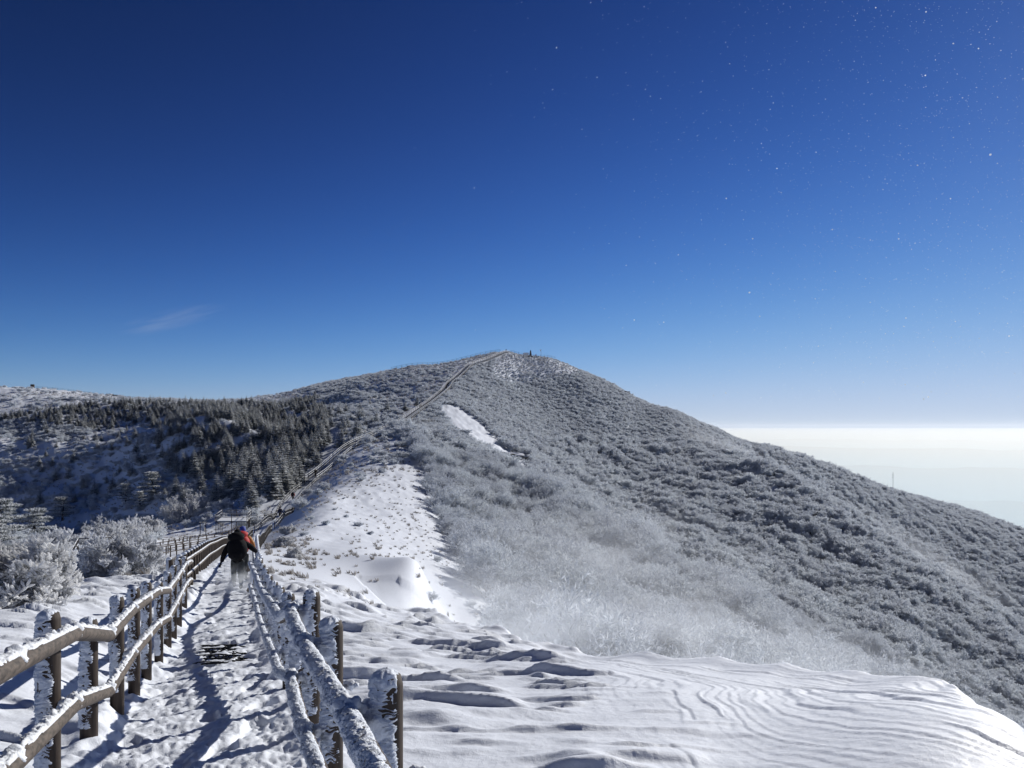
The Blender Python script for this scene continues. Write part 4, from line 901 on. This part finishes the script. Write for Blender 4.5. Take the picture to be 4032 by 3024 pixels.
for i, (px, Y, Wd, H, lab) in enumerate([(70, 70, 5.0, 2.4, "wide pale rime bush behind the small viewing deck"), (112, 86, 6.0, 3.0, "broad frosted bush above the side boardwalk's left end"), (100, 78, 4.0, 2.2, "frosted bush right behind the viewing deck railing"),
        (188, 160, 11.0, 6.0, "largest flat-topped frosted tree-like bush left of the rest deck"), (135, 92, 6.0, 3.4, "frosted bush left of the flat-topped one"), (222, 148, 4.0, 3.4, "upright twiggy frosted bush just above the rest deck"),
        (150, 98, 4.0, 2.6, "low frosted bush in the scrub above the side boardwalk"), (45, 62, 4.0, 2.4, "low frosted bush left of the viewing deck"),
        (293, 47, 1.1, .8, "small bare frosted shrub on the snow right of the path"), (284, 60, 1.3, .8, "frosted shrub just right of the right fence beyond the hikers"), (288, 74, 1.5, .9, "second frosted shrub farther down the right fence")]):
    place_bush(px, Y, Wd, H, 20 + i, lab, 12, (5, 5, 4), .28 if Wd > 3 else .12, 4)
PINE_M = [M['bark'], M['needles'], M['frost_needles']]; pts_ = [pine(600 + i) for i in range(3)]
pine_parts = [(t.split("trunk", PINE_M, [0]), t.split("crown", PINE_M, [1, 2])) for t in pts_]
for i, (px, Y, s, lab) in enumerate([(152, 205, 1.9, "layered dark pine with frosted pads above the scrub left of the rest deck"), (35, 84, 1.1, "dark layered pine near the left edge above the big rime bush"), (2, 74, 1.2, "dark pine cut by the left edge of the view"),
        (-4, 62, .9, "lower dark pine at the left edge just behind the big rime bush"), (62, 215, 1.8, "flat dark pine in the shaded hollow at the left"), (125, 215, 1.5, "small dark pine between two frosted bushes"), (140, 200, 1.3, "small flat pine beside the layered pine")]):
    x, y = gp(px, Y); o = empty("frosted_pine", (x, y, g1(x, y)), i * 1.3); tr_, cr_ = pine_parts[i % 3]; link("trunk", tr_, o); link("crown", cr_, o); o.scale = (s * 1.1, s * 1.1, s * .85); tag(o, lab, "pine tree", "layered pines in the left hollow")
# lone fir right beside the path junction
for i, (px, Y, s, lab) in enumerate([(251, 140, 1.05, "whitest fully frosted fir standing alone at the foot of the stand, above the rest deck"), (272, 150, 1.25, "tall dark fir at the right foot of the stand beside the path"), (283, 158, 1.15, "dark fir nearest the stairway foot")]):
    x, y = gp(px, Y); o = empty("frosted_fir", (x, y, g1(x, y)), i * 1.1); a_, b_ = fir_parts[i]; link("trunk", a_, o); link("crown", b_, o); o.scale = (s, s, s); tag(o, lab, "fir tree", "frosted firs on the left hill")

# ------------------------------------------------------------------ people
def skin_mesh(name, verts, edges, mats, parent, sub=2, root=0, smooth=True):
    me = bpy.data.meshes.new(name); me.from_pydata([v[:3] for v in verts], edges, []); o = bpy.data.objects.new(name, me); COL.objects.link(o)
    md = o.modifiers.new("skin", 'SKIN'); md.branch_smoothing = .6
    for i, v in enumerate(verts):
        sv = me.skin_vertices[0].data[i]; sv.radius = (v[3], v[4] if len(v) > 4 else v[3]); sv.use_root = i == root
    if sub: o.modifiers.new("sub", 'SUBSURF').levels = sub
    dg = bpy.context.evaluated_depsgraph_get(); dg.update(); m2 = bpy.data.meshes.new_from_object(o.evaluated_get(dg)); bpy.data.objects.remove(o); bpy.data.meshes.remove(me)
    m2.materials.clear(); m2.materials.append(mats); m2.polygons.foreach_set("use_smooth", [smooth] * len(m2.polygons)); m2.name = name
    return link(name, m2, parent)
def chain(V, E, pts, start=None):
    b = len(V); V += pts
    if start is not None: E.append((start, b))
    E += [(b + i, b + i + 1) for i in range(len(pts) - 1)]; return b + len(pts) - 1
def person(loc, face, label, jacket, trousers, pack=None, hat=None, detail=1, arms=((-.42, .05, .82), (.42, .05, .82)), stride=.22, s=1.0, group=None, packsize=1.0):
    """standing or walking figure; local +Y is the way it walks"""
    o = empty("person", loc, face); o.scale = (s, s, s); tag(o, label, "person", group)
    sub = 2 if detail > 1 else 1
    # body: one skinned figure with head, neck, arms, hands, legs
    V, E = [(0, 0, .95, .13, .10)], []
    chest = chain(V, E, [(0, .0, 1.12, .13, .10), (0, .01, 1.32, .15, .11), (0, .02, 1.44, .10, .08)], 0)
    chain(V, E, [(0, .03, 1.52, .055), (0, .05, 1.60, .075, .085), (0, .055, 1.68, .078, .095), (0, .05, 1.75, .055, .065)], chest)
    hands = []
    for sx_, (hx, hy, hz_) in zip((-1, 1), arms):
        sh = (sx_ * .18, .0, 1.42); el = ((sh[0] + hx) / 2 + sx_ * .05, (sh[1] + hy) / 2 - .05, (sh[2] + hz_) / 2 - .03)
        h = chain(V, E, [(*sh, .06), (*el, .045), (hx, hy, hz_, .03)], chest); hands.append((h, Vector((hx, hy, hz_)), (Vector((hx, hy, hz_)) - Vector(el)).normalized(), sx_))
    for sx_, dy in ((-1, stride), (1, -stride * .7)):
        chain(V, E, [(sx_ * .09, 0, .90, .085), (sx_ * .10, dy * .55 + .04, .50, .06), (sx_ * .10, dy, .10, .045), (sx_ * .10, dy + .14, .045, .04)], 0)
    if detail > 1:
        for h, hp, hd, sx_ in hands:
            sd = hd.cross(Vector((0, 1, 0))).normalized(); pm = hp + hd * .06; pi = chain(V, E, [(*pm, .028, .016)], h)
            for f, (of, ll) in enumerate(((-.027, .065), (-.009, .075), (.009, .07), (.027, .055))):
                b0 = pm + sd * of + hd * .02; chain(V, E, [(*b0, .0095), (*(b0 + hd * ll * .55), .009), (*(b0 + hd * ll + Vector((0, .012, -.01))), .008)], pi)
            th = pm - hd * .03 + sd * .03 * -sx_; chain(V, E, [(*th, .010), (*(th + sd * .03 * -sx_ + hd * .03), .009)], pi)
    b = skin_mesh("body", V, E, M['black'] if detail > 1 else M['skin'], o, sub)
    if detail > 1:
        b.data.materials.append(M['skin']); head_i = [p.index for p in b.data.polygons if p.center.z > 1.54 and p.center.y > .04]
        for i in head_i: b.data.polygons[i].material_index = 1
        for nm, c_, r_ in (("nose", (0, .155, 1.635), .014), ):
            mb = MB(); mb.blob(c_, r_, 0, .05, 0, 2, (1, 1.3, 1.2)); mb.build(nm, M['skin'], o, True)
    # jacket and trousers
    V, E = [(0, .0, .86, .215, .17)], []
    chest = chain(V, E, [(0, .0, 1.08, .205, .16), (0, .01, 1.32, .225, .165), (0, .02, 1.46, .15, .12)], 0)
    for sx_, (hx, hy, hz_) in zip((-1, 1), arms):
        sh = (sx_ * .19, .0, 1.41); el = ((sh[0] + hx) / 2 + sx_ * .05, (sh[1] + hy) / 2 - .05, (sh[2] + hz_) / 2 - .03)
        chain(V, E, [(*sh, .115), (*el, .088), (hx * .97, hy, hz_ + .02, .06)], chest)
    skin_mesh("jacket", V, E, jacket, o, sub)
    V, E = [(0, 0, .93, .155, .125)], []
    for sx_, dy in ((-1, stride), (1, -stride * .7)):
        chain(V, E, [(sx_ * .10, 0, .80, .115), (sx_ * .11, dy * .55 + .04, .48, .09), (sx_ * .10, dy, .14, .07)], 0)
    skin_mesh("trousers", V, E, trousers, o, sub)
    for sx_, dy in ((-1, stride), (1, -stride * .7)):
        skin_mesh("boot", [(sx_ * .10, dy, .16, .065), (sx_ * .10, dy - .01, .06, .06), (sx_ * .10, dy + .16, .045, .045, .05)], [(0, 1), (1, 2)], M['black'], o, 1)
    hm = hat or M['black']
    mb = MB(); mb.blob((0, .035, 1.69), .118, 3, .05, 0, 2, (.92, 1.02, 1.0)); mb.tube([(0, .035, 1.635), (0, .035, 1.67)], .108, 14); mb.build("hat", hm, o, True)
    if pack:
        p = packsize; mb = MB(); mb.blob((0, -.26 * p, 1.24), .26 * p, 5, .10, 0, 3, (.92, .62, 1.15)); mb.blob((-.03, -.22 * p, 1.28 + .27 * p), .20 * p, 8, .08, 0, 2, (1.05, .8, .62)); mb.blob((0, -.36 * p, 1.12), .13 * p, 9, .1, 0, 2, (1, .6, 1.1))
        po = mb.build("backpack", pack, o, True)
        mb = MB()
        for sx_ in (-1, 1): mb.tube([(sx_ * .11, -.12, 1.46), (sx_ * .12, .05, 1.50), (sx_ * .12, .16, 1.36), (sx_ * .13, .12, 1.12), (sx_ * .16, -.08, 1.02)], .02, 6)
        mb.build("strap", M['navy'], po, True)
    return o
def stand(px, Y, dz=0.0): x, y = gp(px, Y); return (x, y, g1(x, y) + dz)
dirp = lambda Y: math.atan2(-(np.interp(Y + 2, pp_y, pp_x) - np.interp(Y, pp_y, pp_x)), 2.0)
lx, ly, lz = stand(237.5, 24.6); hf = dirp(24)
person((lx, ly, lz - .03), hf, "person in black jacket, grey trousers and black backpack, right hand reaching for the frosted rail", M['black'], M['greytrouser'], M['black'], M['black'], 2, arms=((-.47, .05, .80), (.58, .12, 1.04)), s=1.07, packsize=1.2)
sx2, sy2, sz2 = stand(242.6, 27.4)
person((sx2, sy2, sz2), hf, "person in blue hat and orange jacket with red backpack, just beyond the black-clad hiker", M['orange'], M['greytrouser'], M['red'], M['blue'], 2, arms=((-.32, .05, .85), (.36, .10, .95)), s=1.08)
for px, Y, lab, j, t_, pk, f in [(280.3, 128, "person in dark clothes near the junction, lower one of the pair below the stairway", M['navy'], M['black'], None, math.pi), (293, 146, "person in a red jacket walking between the fences above the junction", M['red'], M['black'], M['black'], 0),
        (306.5, 170, "person in black on the lowest steps of the stairway", M['black'], M['black'], None, math.pi), (386.8, 236, "person in dark clothes on the stairway beside the landing deck", M['black'], M['black'], M['navy'], 0),
        (441.0, 328, "left one of two dark-clad people on the upper stairway", M['navy'], M['black'], None, math.pi), (444.6, 336, "right one of two dark-clad people on the upper stairway", M['black'], M['black'], None, 0),
        (509.5, 456, "person in black at the top of the stairway", M['black'], M['black'], None, 0), (536, 459, "person with a backpack on the summit platform right of the stone", M['black'], M['greytrouser'], M['red'], 0)]:
    x, y, z = stand(px, Y)
    if Y > 165 and Y < 458: i = int(Y - 166); x = float(sx[i]); z = float(sz[i]) + .45
    person((x, y, z), dirp(min(Y, 440)) + f, lab, j, t_, pk, None, 1, arms=((-.30, .05, .85), (.30, .1, .85)), s=1.05)
# snow crystals carried on the wind, close to the viewpoint
n = 6000; a_ = .64 - np.abs(rng.normal(size=n)) * .24; d_ = rng.uniform(3.0, 11, n); e_ = rng.uniform(.03, .60, n)
P = np.stack([np.sin(a_) * d_, np.cos(a_) * d_, np.tan(e_) * d_], 1)
okp = (P[:, 2] > base_h(P[:, 0], P[:, 1]) + .4); P = P[okp]; n = len(P); Q = unit(rng.normal(size=(n, 3))); S1 = unit(np.cross(Q, rng.normal(size=(n, 3)))); S2 = np.cross(Q, S1); rr_ = (rng.uniform(.0007, .0024, n) * np.where(rng.uniform(size=n) < .04, 2.3, 1))[:, None] * (d_[okp][:, None] / 5) ** .5
V = np.stack([P + S1 * rr_, P + S2 * rr_, P - S1 * rr_, P - S2 * rr_, P + Q * rr_ * .5, P - Q * rr_ * .5], 1).reshape(-1, 3)
b = np.arange(n)[:, None] * 6; Fc = np.concatenate([b + t for t in ([0, 1, 4], [1, 2, 4], [2, 3, 4], [3, 0, 4], [1, 0, 5], [2, 1, 5], [3, 2, 5], [0, 3, 5])])
M['crystal'] = rime_mat('ice_crystal', (.9, .92, .94), .85, .0)
tag(link("snow_crystals", mesh_np("snow_crystals", V, Fc, [M['crystal']])), "fine snow crystals glittering in the windy air", "snow", kind="stuff")

# ------------------------------------------------------------------ air: haze box, the mist filling the lowlands, blowing snow
def volume_mat(name, dens, col, aniso, build=None):
    m = bpy.data.materials.new(name); m.use_nodes = True; nt = m.node_tree; nt.nodes.clear()
    out = nt.nodes.new("ShaderNodeOutputMaterial"); v = nt.nodes.new("ShaderNodeVolumePrincipled")
    v.inputs['Color'].default_value = (*col, 1); v.inputs['Anisotropy'].default_value = aniso; v.inputs['Density'].default_value = dens
    nt.links.new(v.outputs[0], out.inputs['Volume'])
    if build: build(nt, v)
    return m
def vol_box(name, lo, hi, m, label=None, cat=None):
    mb = MB(); mb.box([(a + b) / 2 for a, b in zip(lo, hi)], [b - a for a, b in zip(lo, hi)])
    return tag(mb.build(name, m), label, cat, kind="stuff")
ztop = float(max(Z.max(), 52)) + 8
vol_box("haze", (-150000, -150000, -1201), (150000, 150000, ztop), volume_mat("haze_air", 1e-5, (.86, .92, 1), .3), "thin pale air over the mountains", "haze")
vol_box("valley_mist", (-145000, -145000, -330), (145000, 145000, -170), volume_mat("mist_top_air", 2.8e-4, (.88, .89, .86), .4), "creamy white top of the inversion mist along the horizon", "mist")
vol_box("lowland_haze", (-144000, -144000, -1199), (144000, 144000, -331), volume_mat("lowland_air", 2.3e-4, (.60, .79, .91), .35), "pale blue haze filling the lowlands under the mist top", "haze")

def soft(scale, dens, thr=.42, stretch=(1, 1, 1), fall=1.0):
    """density that fades towards the edge of the object's own ellipsoid and is torn by noise"""
    def b(nt, v):
        tc = nt.nodes.new("ShaderNodeTexCoord"); ln_ = nt.nodes.new("ShaderNodeVectorMath"); ln_.operation = 'LENGTH'; nt.links.new(tc.outputs['Object'], ln_.inputs[0])
        mr = nt.nodes.new("ShaderNodeMapRange"); mr.interpolation_type = 'SMOOTHSTEP'; mr.inputs[1].default_value = 1.0; mr.inputs[2].default_value = .15; nt.links.new(ln_.outputs['Value'], mr.inputs[0])
        mp = nt.nodes.new("ShaderNodeMapping"); mp.inputs['Scale'].default_value = stretch; nt.links.new(tc.outputs['Object'], mp.inputs[0])
        n = nt.nodes.new("ShaderNodeTexNoise"); n.inputs['Scale'].default_value = scale; n.inputs['Detail'].default_value = 3; nt.links.new(mp.outputs[0], n.inputs[0])
        m2 = nt.nodes.new("ShaderNodeMapRange"); m2.inputs[1].default_value = thr; m2.inputs[2].default_value = thr + .25; nt.links.new(n.outputs[0], m2.inputs[0])
        mu = nt.nodes.new("ShaderNodeMath"); mu.operation = 'MULTIPLY'; nt.links.new(mr.outputs[0], mu.inputs[0]); nt.links.new(m2.outputs[0], mu.inputs[1])
        m3 = nt.nodes.new("ShaderNodeMath"); m3.operation = 'MULTIPLY'; m3.inputs[1].default_value = dens; nt.links.new(mu.outputs[0], m3.inputs[0]); nt.links.new(m3.outputs[0], v.inputs['Density'])
    return b
def puff(name, c, rad, m, label, cat, rz=0.0, ry=0.0):
    bm = bmesh.new(); bmesh.ops.create_icosphere(bm, subdivisions=3, radius=1.0); me = bpy.data.meshes.new(name); bm.to_mesh(me); bm.free(); me.materials.append(m)
    o = link(name, me, None, c); o.scale = rad; o.rotation_euler = (0, ry, rz); return tag(o, label, cat, kind="stuff")
dm_ = lambda sc_, de, th=.36: volume_mat("drift_air", 0, (.93, .96, 1), .3, soft(sc_, de, th))
puff("blowing_snow", (4.5, 58, -13), (20, 40, 8), dm_(3.0, .020, .34), "broad veil of blown snow drifting over the frosted front spur", "blowing snow", R(-12))
puff("blowing_snow", (-1.0, 27, -7.0), (6.0, 8, 2.4), dm_(2.0, .12, .34), "bright plume of snow lifting off the cornice below the scoop", "blowing snow", R(20))
puff("blowing_snow", (4.6, 16.5, -5.2), (5.0, 7.0, 1.5), dm_(2.2, .14, .36), "thin plume of snow smoking off the near cornice edge", "blowing snow", R(25))
for c_, lab in (((112, 374, -17), "faint veil of snow blowing along the upper part of the second ridge crest"), ((158, 306, -50), "faint veil of snow blowing along the lower part of the second ridge crest")):
    o = puff("blowing_snow", c_, (17, 56, 11), dm_(1.8, .020, .30), lab, "blowing snow"); o.rotation_euler = Vector((87, -130, -69)).to_track_quat('Y', 'Z').to_euler()
hx_, hy_ = (237.5 - 512) / F * 24.2, 24.0
puff("blowing_snow", (hx_ + .05, hy_, g1(hx_, hy_) + .35), (1.0, .9, .62), volume_mat("drift_air", 0, (.93, .96, 1), .3, soft(2.6, 1.7, .38)), "swirl of loose snow round the black-clad hiker's legs", "blowing snow")
puff("cloud_wisp", (-2700, 6000, 850), (520, 260, 85), volume_mat("cloud_air", 0, (1, 1, 1), .3, soft(1.6, .0011, .44, (1, 1, 1.6))), "faint thin wisp of cloud in the left sky", "cloud", 0, R(-14))
